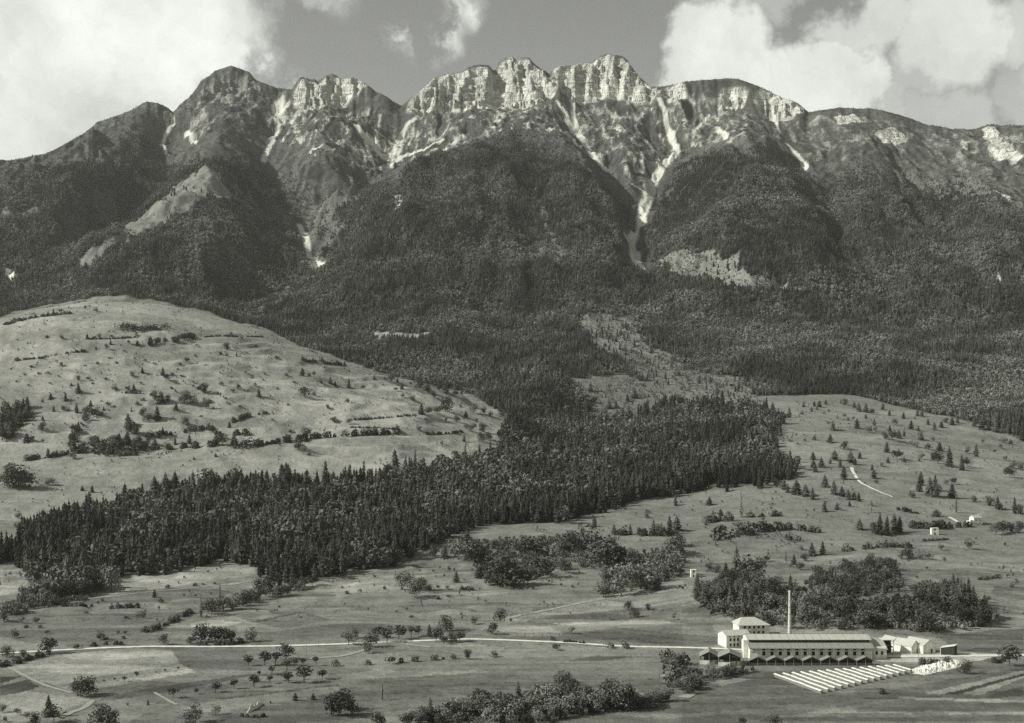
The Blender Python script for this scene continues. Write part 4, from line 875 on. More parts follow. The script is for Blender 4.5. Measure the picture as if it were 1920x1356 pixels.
# groves: the same kinds, set out tree by tree
def grove(pts, count, mix, h0, h1, seed):
    r = np.random.default_rng(seed); Q = plan(list(pts) + [pts[0]], 12)
    lo, hi = Q.min(0), Q.max(0); k = 0; it = 0; got = []
    while k < count and it < 4000:
        it += 1; x, y = r.uniform(lo, hi)
        if not inside(Q, np.array([x]), np.array([y]))[0]: continue
        hm = r.uniform(h0, h1)
        if any(math.hypot(x - a, y - b) < hm * .28 for a, b in got): continue
        got.append((x, y)); kd = KEY[mix[r.integers(len(mix))]]
        plant(kd, 0, 0, hm * F / y * (.8 if kd in ('round', 'darkround') else 1), None, (x, y, ground(x, y))); k += 1
grove(P('D', (160, 560), (230, 480), (330, 470), (450, 430), (560, 460), (600, 560), (500, 650), (430, 690), (330, 700), (180, 735), (0, 775), (0, 720), (80, 690), (140, 640), (240, 610)), 30, 'bbbd', 11, 18, 21)
grove(P('D', (1090, 770), (1200, 710), (1340, 700), (1450, 655), (1600, 640), (1750, 595), (1740, 615), (1500, 665), (1350, 715), (1200, 760)), 18, 'bbd', 8, 14, 22)
grove(P('A', (440, 1010), (560, 985), (650, 975), (740, 985), (830, 1005), (850, 1040), (600, 1065), (500, 1050), (390, 1050)), 26, 'dddbc', 9, 17, 1)
grove(P('A', (490, 850), (455, 930), (420, 1000), (430, 1050), (385, 1050), (390, 980), (430, 900), (460, 840)), 12, 'ddc', 8, 15, 2)
grove(P('A', (0, 800), (150, 790), (185, 860), (100, 905), (60, 965), (0, 990)), 26, 'ddcc', 12, 20, 3)
grove(P('A', (770, 438), (860, 433), (1000, 420), (1090, 402), (1095, 410), (1000, 430), (860, 444)), 16, 'ddc', 10, 15, 4)
grove(P('F', (70, 690), (90, 600), (140, 590), (290, 560), (430, 600), (560, 600), (740, 640), (850, 680), (1000, 680), (1150, 680), (1300, 640), (1500, 640), (1650, 690), (1770, 790), (1600, 840), (1400, 858), (1300, 850), (1100, 838), (700, 838), (480, 822), (300, 785), (180, 765)), 112, 'ddddbbccc', 9, 17, 5)
grove(P('F', (740, 545), (900, 490), (1050, 470), (1180, 480), (1215, 610), (1100, 645), (950, 660), (800, 640), (700, 590)), 46, 'ddbb', 8, 13, 6)
grove(P('F', (1480, 640), (1640, 690), (1750, 785), (1600, 760), (1450, 700)), 12, 'c', 14, 19, 7)
grove(P('F', (0, 1080), (100, 1090), (200, 1085), (380, 1055), (390, 1075), (170, 1120), (60, 1180), (0, 1200)), 22, 'dbd', 5, 9, 8)
grove(P('E', (620, 1300), (800, 1240), (960, 1225), (1140, 1215), (1300, 1195), (1420, 1235), (1640, 1245), (1860, 1225), (1640, 1275), (1400, 1305), (1240, 1330), (1200, 1370), (600, 1370)), 34, 'bbdlb', 6, 12, 9)
grove(P('E', (180, 1360), (420, 1335), (640, 1320), (640, 1375), (180, 1380)), 12, 'bdb', 5, 9, 31)
grove(P('E', (1640, 1262), (1860, 1215), (1960, 1130), (1990, 1160), (1880, 1240), (1660, 1285)), 14, 'bdb', 5, 9, 32)
grove(P('E', (1760, 1010), (1880, 1000), (1950, 1060), (1930, 1200), (1850, 1180), (1780, 1080)), 16, 'bbs', 5, 9, 10)
# hedges
def hedge(c, pts, hpx, label, dark=True, w=1.0):
    """a row of grown-together bushes: lumps of uneven height, each a cloud of leaf sprays"""
    Q = plan(P(c, *pts), 8); r = np.random.default_rng(int(pts[0][0] * 7 + pts[0][1])); x0, y0 = Q[0]; z0 = ground(x0, y0)
    hh = 1.25 * hpx / CROPS[c][2] / F * float(Q[:, 1].mean()); seg = np.linalg.norm(np.diff(Q, axis=0), axis=1); cum = np.concatenate([[0], np.cumsum(seg)]); T = cum[-1]
    nb = max(3, int(T / (hh * .55))); tb = np.sort(r.uniform(0, T, nb)); hb = hh * r.uniform(.45, 1.25, nb) * np.where(r.uniform(size=nb) < .12, .25, 1); wb = hb * r.uniform(.45, .75, nb) * w
    s_ = max(.28, hh * .13); per = int(np.clip(9 * (hh / s_) ** 2 * .16, 14, 90)); k = nb * per
    bi = np.repeat(np.arange(nb), per); d = r.normal(size=(k, 3)); d[:, 2] = np.abs(d[:, 2]); d /= np.linalg.norm(d, axis=1)[:, None]
    tt_ = tb[bi]; bx = np.interp(tt_, cum, Q[:, 0]) + r.normal(0, .25, nb)[bi] * hh * .4; by_ = np.interp(tt_, cum, Q[:, 1]) + r.normal(0, .25, nb)[bi] * hh * .4
    q = r.uniform(.65, 1.05, k)
    x = bx + d[:, 0] * wb[bi] * q; y = by_ + d[:, 1] * wb[bi] * q; z = bil(H, us, ys, x / y, y) + d[:, 2] * hb[bi] * q
    n_ = d + r.normal(size=(k, 3)) * .5; n_ /= np.linalg.norm(n_, axis=1)[:, None]; u = np.cross(n_, r.normal(size=(k, 3))); u /= np.linalg.norm(u, axis=1)[:, None]; v = np.cross(n_, u)
    sc = (s_ * r.uniform(.6, 1.3, k))[:, None]; o_ = np.stack([x - x0, y - y0, z - z0], 1)
    V = np.stack([o_ - u * sc, o_ - v * sc, o_ + u * sc, o_ + v * sc], 1).reshape(-1, 3)
    me_ = bpy.data.meshes.new('hedge'); me_.from_pydata(V.tolist(), [], np.arange(4 * k).reshape(-1, 4).tolist()); me_.materials.append(M['leafdark' if dark else 'leaf']); me_.update()
    o = obj('hedge', me_); o.location = (x0, y0, z0)
    return tag(o, label, 'hedge')
hedge('A', [(840, 1030), (1000, 1022), (1190, 1012)], 30, 'dark hedge along the foot of the grassy hill, left of the bright meadow')
hedge('A', [(1330, 1012), (1500, 1000), (1640, 982), (1800, 967), (1920, 957), (2120, 947), (2245, 937)], 28, 'long dark hedge curving along the lower grassy hill to its right end')
hedge('A', [(1215, 945), (1310, 947), (1405, 947)], 32, 'short thick hedge just above the long hedge of the hill')
hedge('A', [(1040, 932), (1120, 917), (1190, 912)], 20, 'thin hedge left of the short thick hill hedge')
hedge('A', [(1290, 880), (1400, 845), (1500, 825)], 22, 'slanting hedge rising to the right on the middle of the hill')
hedge('A', [(800, 962), (900, 950), (1000, 938)], 20, 'hedge beside the tall conifer above the hill grove')
hedge('A', [(130, 1092), (260, 1077), (400, 1052), (500, 1045)], 24, 'hedge running left from the hill grove above the pale meadow')
hedge('A', [(600, 1068), (700, 1062), (850, 1057)], 22, 'hedge along the lower edge of the hill grove')
hedge('A', [(85, 527), (230, 517), (330, 497), (480, 477)], 10, 'thin bushy terrace line on the left of the grassy hill')
hedge('A', [(480, 412), (640, 407), (780, 397)], 8, 'thin terrace hedge left of the dark tree belt on the hill')
hedge('A', [(1100, 402), (1230, 392), (1480, 397)], 7, 'thin terrace hedge right of the dark tree belt on the hill')
hedge('A', [(1690, 527), (1800, 542), (1920, 557)], 14, 'dark hedge near the right skyline of the hill')
hedge('A', [(700, 345), (800, 355), (900, 352), (985, 345)], 24, 'broad patch of low scrub below the hilltop', True, 2.5)
hedge('A', [(20, 330), (150, 295), (300, 275), (420, 262)], 14, 'scrubby line along the hilltop on the left')
hedge('A', [(700, 712), (800, 714)], 10, 'short low hedge in the middle of the hill')
hedge('A', [(470, 810), (520, 825), (560, 835)], 26, 'short thick hedge at the head of the hill ravine')
hedge('B', [(60, 864), (250, 852), (420, 837)], 9, 'thin line of bushes across the right shoulder of the hill')
hedge('B', [(50, 907), (200, 907), (310, 917)], 8, 'thin line of bushes just above the end of the long hill hedge')
hedge('B', [(440, 947), (600, 942), (680, 932)], 12, 'low hedge right of the end of the long hill hedge')
hedge('D', [(340, 707), (430, 706), (520, 707)], 16, 'dark low hedge on the slope left of the dip below the forest')
hedge('D', [(620, 717), (700, 715), (780, 713)], 22, 'dark low hedge in the dip below the forest field')
hedge('D', [(780, 857), (870, 832), (960, 797), (1070, 738)], 26, 'slanting dark hedge climbing from the road to the leafy clump')
hedge('D', [(500, 930), (580, 920), (680, 918)], 18, 'dark verge hedge just above the white road on the left')
hedge('D', [(0, 1045), (80, 1030), (180, 1000), (280, 975)], 30, 'bushy hedge following the white road at the left edge')
hedge('D', [(1340, 912), (1280, 922), (1050, 925)], 22, 'low dark bushes along the road under the roadside clump')
hedge('E', [(1240, 905), (1320, 908), (1370, 915)], 18, 'low hedge beside the road right of the fenced plot')
hedge('E', [(665, 612), (710, 613), (750, 614)], 20, 'dark low bush line on the slope right of the pale clump')
hedge('E', [(1500, 302), (1700, 312), (1880, 310)], 34, 'straight hedge under the row of conifers on the middle meadow')
hedge('F', [(120, 242), (200, 232), (300, 227)], 34, 'short hedge left of the tall lone poplar')
hedge('F', [(340, 212), (450, 207), (570, 202)], 28, 'short hedge right of the tall lone poplar')
hedge('F', [(180, 335), (250, 312), (400, 295), (600, 275), (790, 300)], 52, 'tall thick hedge across the meadow above the works')
hedge('F', [(560, 332), (660, 342)], 26, 'stub of hedge below the tall thick meadow hedge')
hedge('F', [(890, 397), (1000, 387), (1130, 372), (1290, 382)], 26, 'hedge curving below the conifer cluster near the farm')
hedge('F', [(1190, 167), (1300, 187), (1420, 207)], 28, 'hedge slanting down towards the white farmhouse')
hedge('F', [(1220, 267), (1350, 272), (1480, 267), (1600, 262)], 34, 'dark hedge below the farmhouse and its lane')
hedge('F', [(1340, 342), (1420, 338), (1500, 332)], 12, 'thin hedge below the small white hut by the lane')
hedge('F', [(1650, 558), (1720, 552), (1790, 542)], 14, 'thin hedge on the bare slope at the right edge')
hedge('F', [(1290, 1027), (1400, 1028), (1500, 1027)], 26, 'hedge between the white yard and the rubble heap')
hedge('F', [(1700, 1020), (1760, 1018), (1800, 1010)], 24, 'short hedge beside the road at the right edge')

# ------------------------------------------------------------------ roads and paths
def ribbon(name, pts, w0, w1, mat, label, lift=.25):
    Q = plan(pts, 6)
    Qs = Q.copy()
    for _ in range(3): Qs[1:-1] = (Qs[:-2] + 2 * Qs[1:-1] + Qs[2:]) / 4
    T = np.gradient(Qs, axis=0); T /= np.linalg.norm(T, axis=1)[:, None] + 1e-9; Nn = np.stack([-T[:, 1], T[:, 0]], 1)
    v = []; f = []
    for i, p in enumerate(Qs):
        w = (w0 + (w1 - w0) * i / len(Qs)) / 2 * (1 + .12 * math.sin(i * 1.7))
        for k in (-1, -.33, .33, 1):
            q = p + Nn[i] * w * k; v.append((q[0], q[1], ground(*q) + lift))
        if i: f += [(4 * i - 4 + k, 4 * i - 3 + k, 4 * i + 1 + k, 4 * i + k) for k in range(3)]
    o = MB().add(v, f).build(name, mat); return tag(o, label, kind='structure')
ribbon('road', [(-60, 1232), (0, 1226), (100, 1220), (200, 1215), (280, 1212.5), (400, 1213), (500, 1212), (560, 1210.5), (640, 1208), (760, 1203), (880, 1198.5), (960, 1201), (1080, 1206), (1130, 1210), (1190, 1213), (1280, 1214.5), (1345, 1216.5), (1400, 1219)], 4.6, 5, 'road', 'white gravel road crossing the valley floor from the left')
ribbon('road', [(1645, 1231), (1700, 1231.5), (1780, 1230.5), (1850, 1230), (1920, 1229), (2050, 1227)], 7, 6, 'road', 'white gravel road leading right from the works')
ribbon('path', P('C', (950, 1128), (952, 1155), (975, 1190), (1010, 1222), (1060, 1248), (1130, 1275), (1180, 1298)), 4.5, 2, 'road', 'pale footpath winding down the right meadow')
ribbon('path', P('F', (1485, 208), (1510, 222), (1535, 236)), 4, 4, 'road', 'bright stretch of lane left of the farmhouse')
ribbon('path', P('D', (340, 1325), (400, 1295), (470, 1275), (500, 1245), (520, 1230)), 4, 3, 'path', 'pale field path at the bottom left')
ribbon('path', P('D', (860, 1185), (920, 1222), (985, 1255)), 1.6, 2.2, 'path', 'short pale path among the fruit trees')
ribbon('path', P('D', (50, 1045), (150, 1100), (260, 1150), (400, 1188)), 2.5, 2.5, 'path', 'pale field track on the left')
ribbon('path', P('D', (460, 665), (620, 650), (830, 625), (1050, 605), (1250, 585), (1400, 570)), 3.5, 2.5, 'path', 'pale field track below the forest')
ribbon('path', P('D', (1650, 1010), (1750, 995), (1903, 985), (2000, 960), (2080, 930)), 4, 4, 'path', 'pale track below the road bend')
ribbon('path', P('E', (150, 905), (300, 908), (420, 925), (500, 935)), 4, 3, 'path', 'pale lay-by below the road trees')
ribbon('path', P('E', (870, 785), (1000, 755), (1130, 730), (1300, 695), (1500, 660), (1700, 625)), 3, 2, 'path', 'pale field track rising to the right')
ribbon('path', P('F', (0, 1215), (40, 1200), (80, 1185)), 7, 3, 'path', 'pale stream bank beside the thicket')

# ------------------------------------------------------------------ the works and the houses
def spot(px, py): return at(px, py)
def site(name, X, Y, rz=0, sink=.2):
    return empty(name, (X, Y, ground(X, Y) - sink), rz)
def windows(root, xs, z0, z1, w, y=-.02, name='window', frame=True, face='y', xo=0):
    for x in xs:
        b = MB()
        if face == 'y': b.box(x - w / 2, x + w / 2, y - .05, y + .06, z0, z1)
        else: b.box(xo - .05, xo + .06, x - w / 2, x + w / 2, z0, z1)
        p = b.build(name, 'glass', root)
        if frame:
            s = MB()
            if face == 'y': s.box(x - w / 2 - .12, x + w / 2 + .12, y - .14, y - .0, z0 - .16, z0 - .003)
            else: s.box(xo - .14, xo, x - w / 2 - .12, x + w / 2 + .12, z0 - .16, z0 - .003)
            s.build('sill', 'plaster', p)
def gable_x(root, L, D_, he, hr, wall='white', roof='tile', ov=.7, th=.25, front=None):
    """ridge along x; front wall at y=0"""
    MB().prismx([(0, 0), (D_, 0), (D_, he), (D_ / 2, hr), (0, he)], 0, L).build('wall', wall, root)
    sl = (hr - he) / (D_ / 2); e = he - sl * ov + th + .05; r_ = hr + th + .05
    MB().slab((-ov, -ov, e), (L + ov, -ov, e), (L + ov, D_ / 2 - .004, r_), (-ov, D_ / 2 - .004, r_), th).build('roof', roof, root)
    MB().slab((-ov, D_ / 2 + .004, r_), (L + ov, D_ / 2 + .004, r_), (L + ov, D_ + ov, e), (-ov, D_ + ov, e), th).build('roof', roof, root)
def gable_y(root, W_, L, he, hr, wall='white', roof='tile', ov=.6, th=.25, walls=True):
    """ridge along y, gable towards the viewer; x from 0 to W_"""
    if walls: MB().prism([(0, 0), (W_, 0), (W_, he), (W_ / 2, hr), (0, he)], 0, L).build('wall', wall, root)
    sl = (hr - he) / (W_ / 2); e = he - sl * ov + th + .05; r_ = hr + th + .05
    MB().slab((-ov, -ov, e), (W_ / 2 - .004, -ov, r_), (W_ / 2 - .004, L + ov, r_), (-ov, L + ov, e), th).build('roof', roof, root)
    MB().slab((W_ / 2 + .004, -ov, r_), (W_ + ov, -ov, e), (W_ + ov, L + ov, e), (W_ / 2 + .004, L + ov, r_), th).build('roof', roof, root)

# long kiln hall
Yh = 886.; Xa, Xb = (1406 - 960) / F * Yh, (1636 - 960) / F * Yh; Lh = Xb - Xa
hall = site('factory_hall', Xa, Yh)
tag(hall, 'long white factory hall with stepped roof and a row of dark windows', 'factory')
MB().prismx([(0, 0), (32, 0), (32, 8), (26, 10), (26, 12), (16, 13.6), (6, 12), (6, 10), (0, 8)], 0, Lh).build('wall', 'white', hall)
def roofx(y0, z0, y1, z1, mat, x0=-.8, x1=None, th=.25): MB().slab((x0, y0, z0), (x1 or Lh + .8, y0, z0), (x1 or Lh + .8, y1, z1), (x0, y1, z1), th).build('roof', mat, hall)
roofx(-2.0, 7.62, 5.95, 10.27, 'tile'); roofx(26.05, 10.27, 33.2, 7.9, 'tile'); roofx(4.6, 12.08, 15.996, 13.9, 'tilelight'); roofx(16.004, 13.9, 27.2, 12.1, 'tilelight')
npan = 30
for i in range(npan):
    a = .4 + i * (Lh - .8) / npan
    MB().box(a + .06, a + (Lh - .8) / npan - .06, 5.9, 6.02, 10.35, 11.85).build('clerestory_window', 'glass', hall)
pit = 5.2
wx = [8.8 + pit * i for i in range(13) if 8.8 + pit * i < Lh - 2]
windows(hall, wx, 3.0, 5.4, 1.9)
windows(hall, wx, 6.2, 7.5, 2.0, name='upper_window', frame=False)
for x in [wx[0] - pit / 2] + [q + pit / 2 for q in wx]: MB().box(x - .55, x + .55, -.3, -.01, 0, 7.2).build('pilaster', 'white', hall)
for k in range(16):
    x = .3 + (Lh - .6) * k / 15
    MB().slab((x - .09, -2.0, 7.72), (x + .09, -2.0, 7.72), (x + .09, 5.9, 10.36), (x - .09, 5.9, 10.36), .1).build('roof_batten', 'tiledark', hall); MB().slab((x - .09, 4.6, 12.18), (x + .09, 4.6, 12.18), (x + .09, 15.9, 14.0), (x - .09, 15.9, 14.0), .1).build('roof_batten', 'tile', hall)
MB().box(-.8, Lh + .8, -2.2, -2.03, 7.35, 7.55).build('gutter', 'dark', hall)
MB().box(-.8, Lh + .8, 15.8, 16.2, 13.92, 14.12).build('ridge_cap', 'tiledark', hall)
MB().box(.02, Lh - .02, -.36, -.06, 5.62, 5.86).build('ledge', 'white', hall)
for yy in (8, 16, 24): windows(hall, [yy], 3, 5.2, 1.6, face='x', xo=0)
windows(hall, [12, 20], 7.6, 9.4, 1.4, face='x', xo=0)
MB().box(-3.0, -.01, 6, 9, 0, 11.5).build('stair_tower', 'white', hall)
# end block on the right of the hall
eb = site('hall_annex', Xb + 1.2, Yh + 3)
tag(eb, 'bright white roofed annex at the right end of the factory hall', 'building')
MB().box(0, 8.5, 0, 17, 0, 7.5).build('wall', 'white', eb)
MB().slab((-.3, -.8, 7.3), (9.2, -.8, 6.4), (10.5, 17.5, 9.6), (-.3, 17.5, 11.6), .3).build('roof', 'tilelight', eb)
windows(eb, [2.2, 5.6], 3, 5, 1.4)
# open shelter behind it
sh = site('open_shelter', (1655 - 960) / F * 905, 905)
tag(sh, 'flat roofed dark open shelter with white frame behind the annex', 'shelter')
MB().box(-.5, 7.5, -.5, 7, 9.2, 9.6).build('roof', 'board', sh)
for x in (0, 7):
    for y in (0, 6.4): MB().box(x - .25, x + .25, y - .25, y + .25, 0, 9.19).build('post', 'board', sh)
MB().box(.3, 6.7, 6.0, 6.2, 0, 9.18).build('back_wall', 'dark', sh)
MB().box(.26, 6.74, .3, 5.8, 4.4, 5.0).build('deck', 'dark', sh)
# chimney
cx, cyy = (1480.5 - 960) / F * 922, 922
ch = site('factory_chimney', cx, cyy); tag(ch, 'tall slender pale brick chimney rising behind the factory hall', 'chimney')
zt = -(1107 - HOR) / -F * -922 - ground(cx, cyy)
MB().box(-2, 2, -2, 2, 0, 5).build('base', 'brick', ch)
b = MB()
for i in range(14):
    z0_, z1_ = 5 + (zt - 6.6) * i / 14, 5 + (zt - 6.6) * (i + 1) / 14
    b.tube((0, 0, z0_), (0, 0, z1_), 1.35 - .75 * i / 14, 1.35 - .75 * (i + 1) / 14, 14)
b.build('shaft', 'brick', ch)
MB().tube((0, 0, zt - 1.59), (0, 0, zt - .6), .62, .80, 14).tube((0, 0, zt - .597), (0, 0, zt), .80, .66, 14).build('crown', 'brick', ch)
for k in range(1, 7): MB().tube((0, 0, 5 + k * (zt - 7) / 7), (0, 0, 5.25 + k * (zt - 7) / 7), 1.40 - .72 * k / 7, 1.40 - .72 * k / 7, 14).build('iron_band', 'timber', ch)
# office block, turned a little so that its gable catches the sun
of = site('office_block', (1362 - 960) / F * 926, 926, math.radians(15)); tag(of, 'white two-storey office block with bright gable left of the hall', 'building')
gable_x(of, 17, 14, 8.2, 10.6, 'white', 'tilelight', .6)
windows(of, [3.0, 5.6, 8.2], 4.6, 6.4, 1.25); windows(of, [3.0, 5.6, 8.2, 12.4], 1.3, 3.1, 1.25); windows(of, [2.2, 5.6, 9.0], 7.2, 7.75, .9, name='attic_window', frame=False)
MB().box(13.6, 15.0, -.1, .05, .2, 2.6).build('door', 'dark', of)
# rear block with hipped roof
rb = site('rear_block', (1386 - 960) / F * 958, 958, math.radians(6)); tag(rb, 'hip roofed pale block rising behind the office block', 'building')
MB().box(0, 21, 0, 16, 0, 9.3).build('wall', 'white', rb)
rv = [(-.9, -.9, 9.2), (21.9, -.9, 9.2), (21.9, 16.9, 9.2), (-.9, 16.9, 9.2), (3.5, 8, 13.6), (13.0, 8, 13.6)]
MB().add(rv + [(x, y, z - .25) for x, y, z in rv[:4]], [(0, 1, 5, 4), (1, 2, 5), (2, 3, 4, 5), (3, 0, 4), (6, 7, 1, 0), (7, 8, 2, 1), (8, 9, 3, 2), (9, 6, 0, 3), (9, 8, 7, 6)]).build('roof', 'tilelight', rb)
windows(rb, [4, 7.2, 10.4, 13.6, 16.8], 7.0, 8.6, 1.4); windows(rb, [4, 7.2, 10.4, 13.6, 16.8], 3.4, 5.0, 1.4)
# seven open gabled drying sheds in front of the hall
W7 = (1640 - 1404) / F * 866 / 7
ORD = ['first', 'second', 'third', 'fourth', 'fifth', 'sixth', 'seventh', 'eighth', 'ninth', 'tenth', 'eleventh', 'twelfth', 'thirteenth', 'fourteenth', 'fifteenth', 'sixteenth', 'seventeenth', 'eighteenth', 'nineteenth', 'twentieth']
def open_shed(root, W_, L, he, hr, roof, wallh=0, wallmat='plaster'):
    gable_y(root, W_, L, he, hr, roof=roof, ov=.35, th=.22, walls=False)
    for x in (.15, W_ / 2, W_ - .15):
        for y in (.2, L - .3): MB().box(x - .14, x + .14, y - .14, y + .14, 0, he if x != W_ / 2 else hr).build('post', 'timber', root)
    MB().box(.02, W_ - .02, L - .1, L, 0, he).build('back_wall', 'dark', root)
    MB().box(.8, W_ - .8, 1.6, L - .5, .1, he * .55).build('brick_stack', 'stack', root)
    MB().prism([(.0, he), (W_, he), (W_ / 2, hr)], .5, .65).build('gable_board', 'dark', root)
    if wallh: MB().box(-.1, W_ * .52, -.12, .1, 0, wallh).build('low_wall', wallmat, root)
for i in range(7):
    r_ = site('open_shed', (1404 - 960) / F * 866 + W7 * i + .05, 866)
    open_shed(r_, W7 - .1, 5.5, 3.0, 5.5, 'tiledark'); tag(r_, 'open gabled shed before the hall, %s of seven from the left' % ORD[i], 'shed', 'row of gabled open sheds before the hall')
for px, py, wpx, dz, lab in ((1312, 1245.5, 35, 0, 'left one of two gabled open sheds beside the road'), (1347, 1249, 42, .6, 'right one of two gabled open sheds, nearer the hall')):
    X, Y, Z = spot(px, py); r_ = site('open_shed', X, Y, math.radians(-8)); W_ = wpx / F * Y
    open_shed(r_, W_, 15, 5.0 + dz, 8.0 + dz, 'tile', 2.6, 'white'); tag(r_, lab, 'shed', 'pair of gabled open sheds')
# drying racks: long low white roofs on the field
A0, A1, B0, B1 = (np.array(spot(*p)[:2]) for p in ((1453, 1269), (1676, 1252), (1541, 1301), (1709, 1262)))
NR = 15
for i in range(NR):
    t = i / (NR - 1); a = A0 + (A1 - A0) * t; b_ = B0 + (B1 - B0) * t; d = b_ - a; L = float(np.linalg.norm(d)); rz = math.atan2(d[1], d[0])
    r_ = empty('drying_rack', (a[0], a[1], ground(*a) - .1), rz)
    w = .98
    ns = 6
    for k in range(ns):     # boards laid end to end, none quite level with the next
        u0, u1 = L * k / ns + random.uniform(-.1, .25), L * (k + 1) / ns - .06; j0, j1, sx = random.uniform(-.12, .1), random.uniform(-.12, .1), random.uniform(-.14, .14)
        MB().slab((u0, -w + sx, 1.95 + j0), (u1, -w + sx, 1.95 + j1), (u1, sx - .003, 2.4 + j1), (u0, sx - .003, 2.4 + j0), .1).build('roof_board', 'board', r_)
        MB().slab((u0, sx + .003, 2.4 + j0), (u1, sx + .003, 2.4 + j1), (u1, w + sx, 1.95 + j1), (u0, w + sx, 1.95 + j0), .1).build('roof_board', 'board', r_)
    MB().box(.4, L - .4, -.5, .5, .05, 1.5).build('brick_stack', 'stack', r_)
    for k in range(7):
        x = .2 + (L - .4) * k / 6; MB().box(x - .08, x + .08, -.62, .62, 0, 1.88).build('trestle', 'timber', r_)
    tag(r_, 'long low white roofed drying rack, %s of fifteen from the field side' % ORD[i], 'drying rack', 'rows of drying racks')
# buildings right of the hall
X, Y, Z = spot(1674, 1218); r_ = site('gabled_house', X, Y, math.radians(24)); gable_y(r_, 5.6, 11, 5.6, 7.8, 'white', 'tilelight', .4); windows(r_, [2.8], 2.6, 4, 1.1); MB().box(3.8, 4.8, -.08, .05, .1, 2.1).build('door', 'dark', r_)
tag(r_, 'small white gabled house right of the open shelter', 'house')
for px, py, W_, L, rz, he, hr, lab in ((1697, 1223, 6.0, 12, 30, 4.2, 6.6, 'low white shed between the small house and the taller sheds'), (1709, 1226, 8.5, 15, 34, 4.6, 8.2, 'tall pointed white shed in the middle of the yard group'), (1731, 1226.5, 11.0, 17, 30, 5.4, 8.6, 'broad white roofed shed right in the yard group')):
    X, Y, Z = spot(px, py); r_ = site('yard_shed', X, Y, math.radians(rz)); gable_y(r_, W_, L, he, hr, 'white', 'tilelight', .3)
    MB().box(W_ * .62, W_ * .62 + 1.5, -.08, .04, 0, 3).build('door', 'dark', r_); MB().box(W_ * .62 - .1, W_ * .62 + 1.6, -.12, -.09, 3.003, 3.25).build('lintel', 'white', r_)
    tag(r_, lab, 'shed', 'white yard sheds')
X, Y, Z = spot(1764, 1227.5); r_ = site('lean_to_shed', X, Y, math.radians(-30))
MB().hexa([(0, 0, 0), (8.6, 0, 0), (8.6, 7, 0), (0, 7, 0), (0, 0, 4.6), (8.6, 0, 6.4), (8.6, 7, 6.4), (0, 7, 4.6)]).build('wall', 'dark', r_)
MB().slab((-.4, -.5, 4.75), (9.0, -.5, 6.75), (9.0, 7.5, 6.75), (-.4, 7.5, 4.75), .2).build('roof', 'board', r_)
MB().box(-.3, -.01, -.1, 7.1, 0, 4.5).build('side_wall', 'white', r_)
tag(r_, 'dark fronted lean-to shed with white sloping roof at the group end', 'shed')
# rubble heap and stone mound
def heap(name, px0, px1, py0, py1, hh, lab, cat, seed):
    a = np.array(spot(px0, py1)[:2]); c = np.array(spot(px1, py0)[:2]); nx, ny = 60, 16
    up = spot((px0 + px1) / 2, py0)[1]; lo = spot((px0 + px1) / 2, py1)[1]
    b = MB(); V = []; x0, y0, z0 = a[0], (up + lo) / 2, ground(a[0], (up + lo) / 2)
    for j in range(ny + 1):
        for i in range(nx + 1):
            s_, t_ = i / nx, j / ny; x = a[0] + (c[0] - a[0]) * s_; y = a[1] + (c[1] - a[1]) * s_ + (t_ - .5) * (up - lo) * .62
            e = max(0., min(1, 4 * s_, 4 * (1 - s_))) * math.sin(math.pi * t_)
            q = perlin(np.array([x / 3.1 + seed]), np.array([y / 4.]))[0] + .6 * perlin(np.array([x / 1.2]), np.array([y / 1.4 + seed]))[0]
            V.append((x - x0, y - y0, ground(x, y) - .3 + e * hh * (.65 + .6 * q) - z0))
    F_ = [(j * (nx + 1) + i, j * (nx + 1) + i + 1, (j + 1) * (nx + 1) + i + 1, (j + 1) * (nx + 1) + i) for j in range(ny) for i in range(nx)]
    o = b.add(V, F_).build(name, 'stone'); o.location = (x0, y0, z0); return tag(o, lab, cat)
heap('rubble_heap', 1708, 1808, 1240, 1263, 3.0, 'long white rubble heap right of the drying racks', 'heap', 3)
heap('stone_mound', 463, 493, 1320, 1336, 3.4, 'small white stone mound ringed by bushes at the bottom', 'mound', 8)
hedge('D', [(1340, 1318), (1400, 1325), (1450, 1325), (1490, 1312)], 18, 'dark bushes in front of the white stone mound')
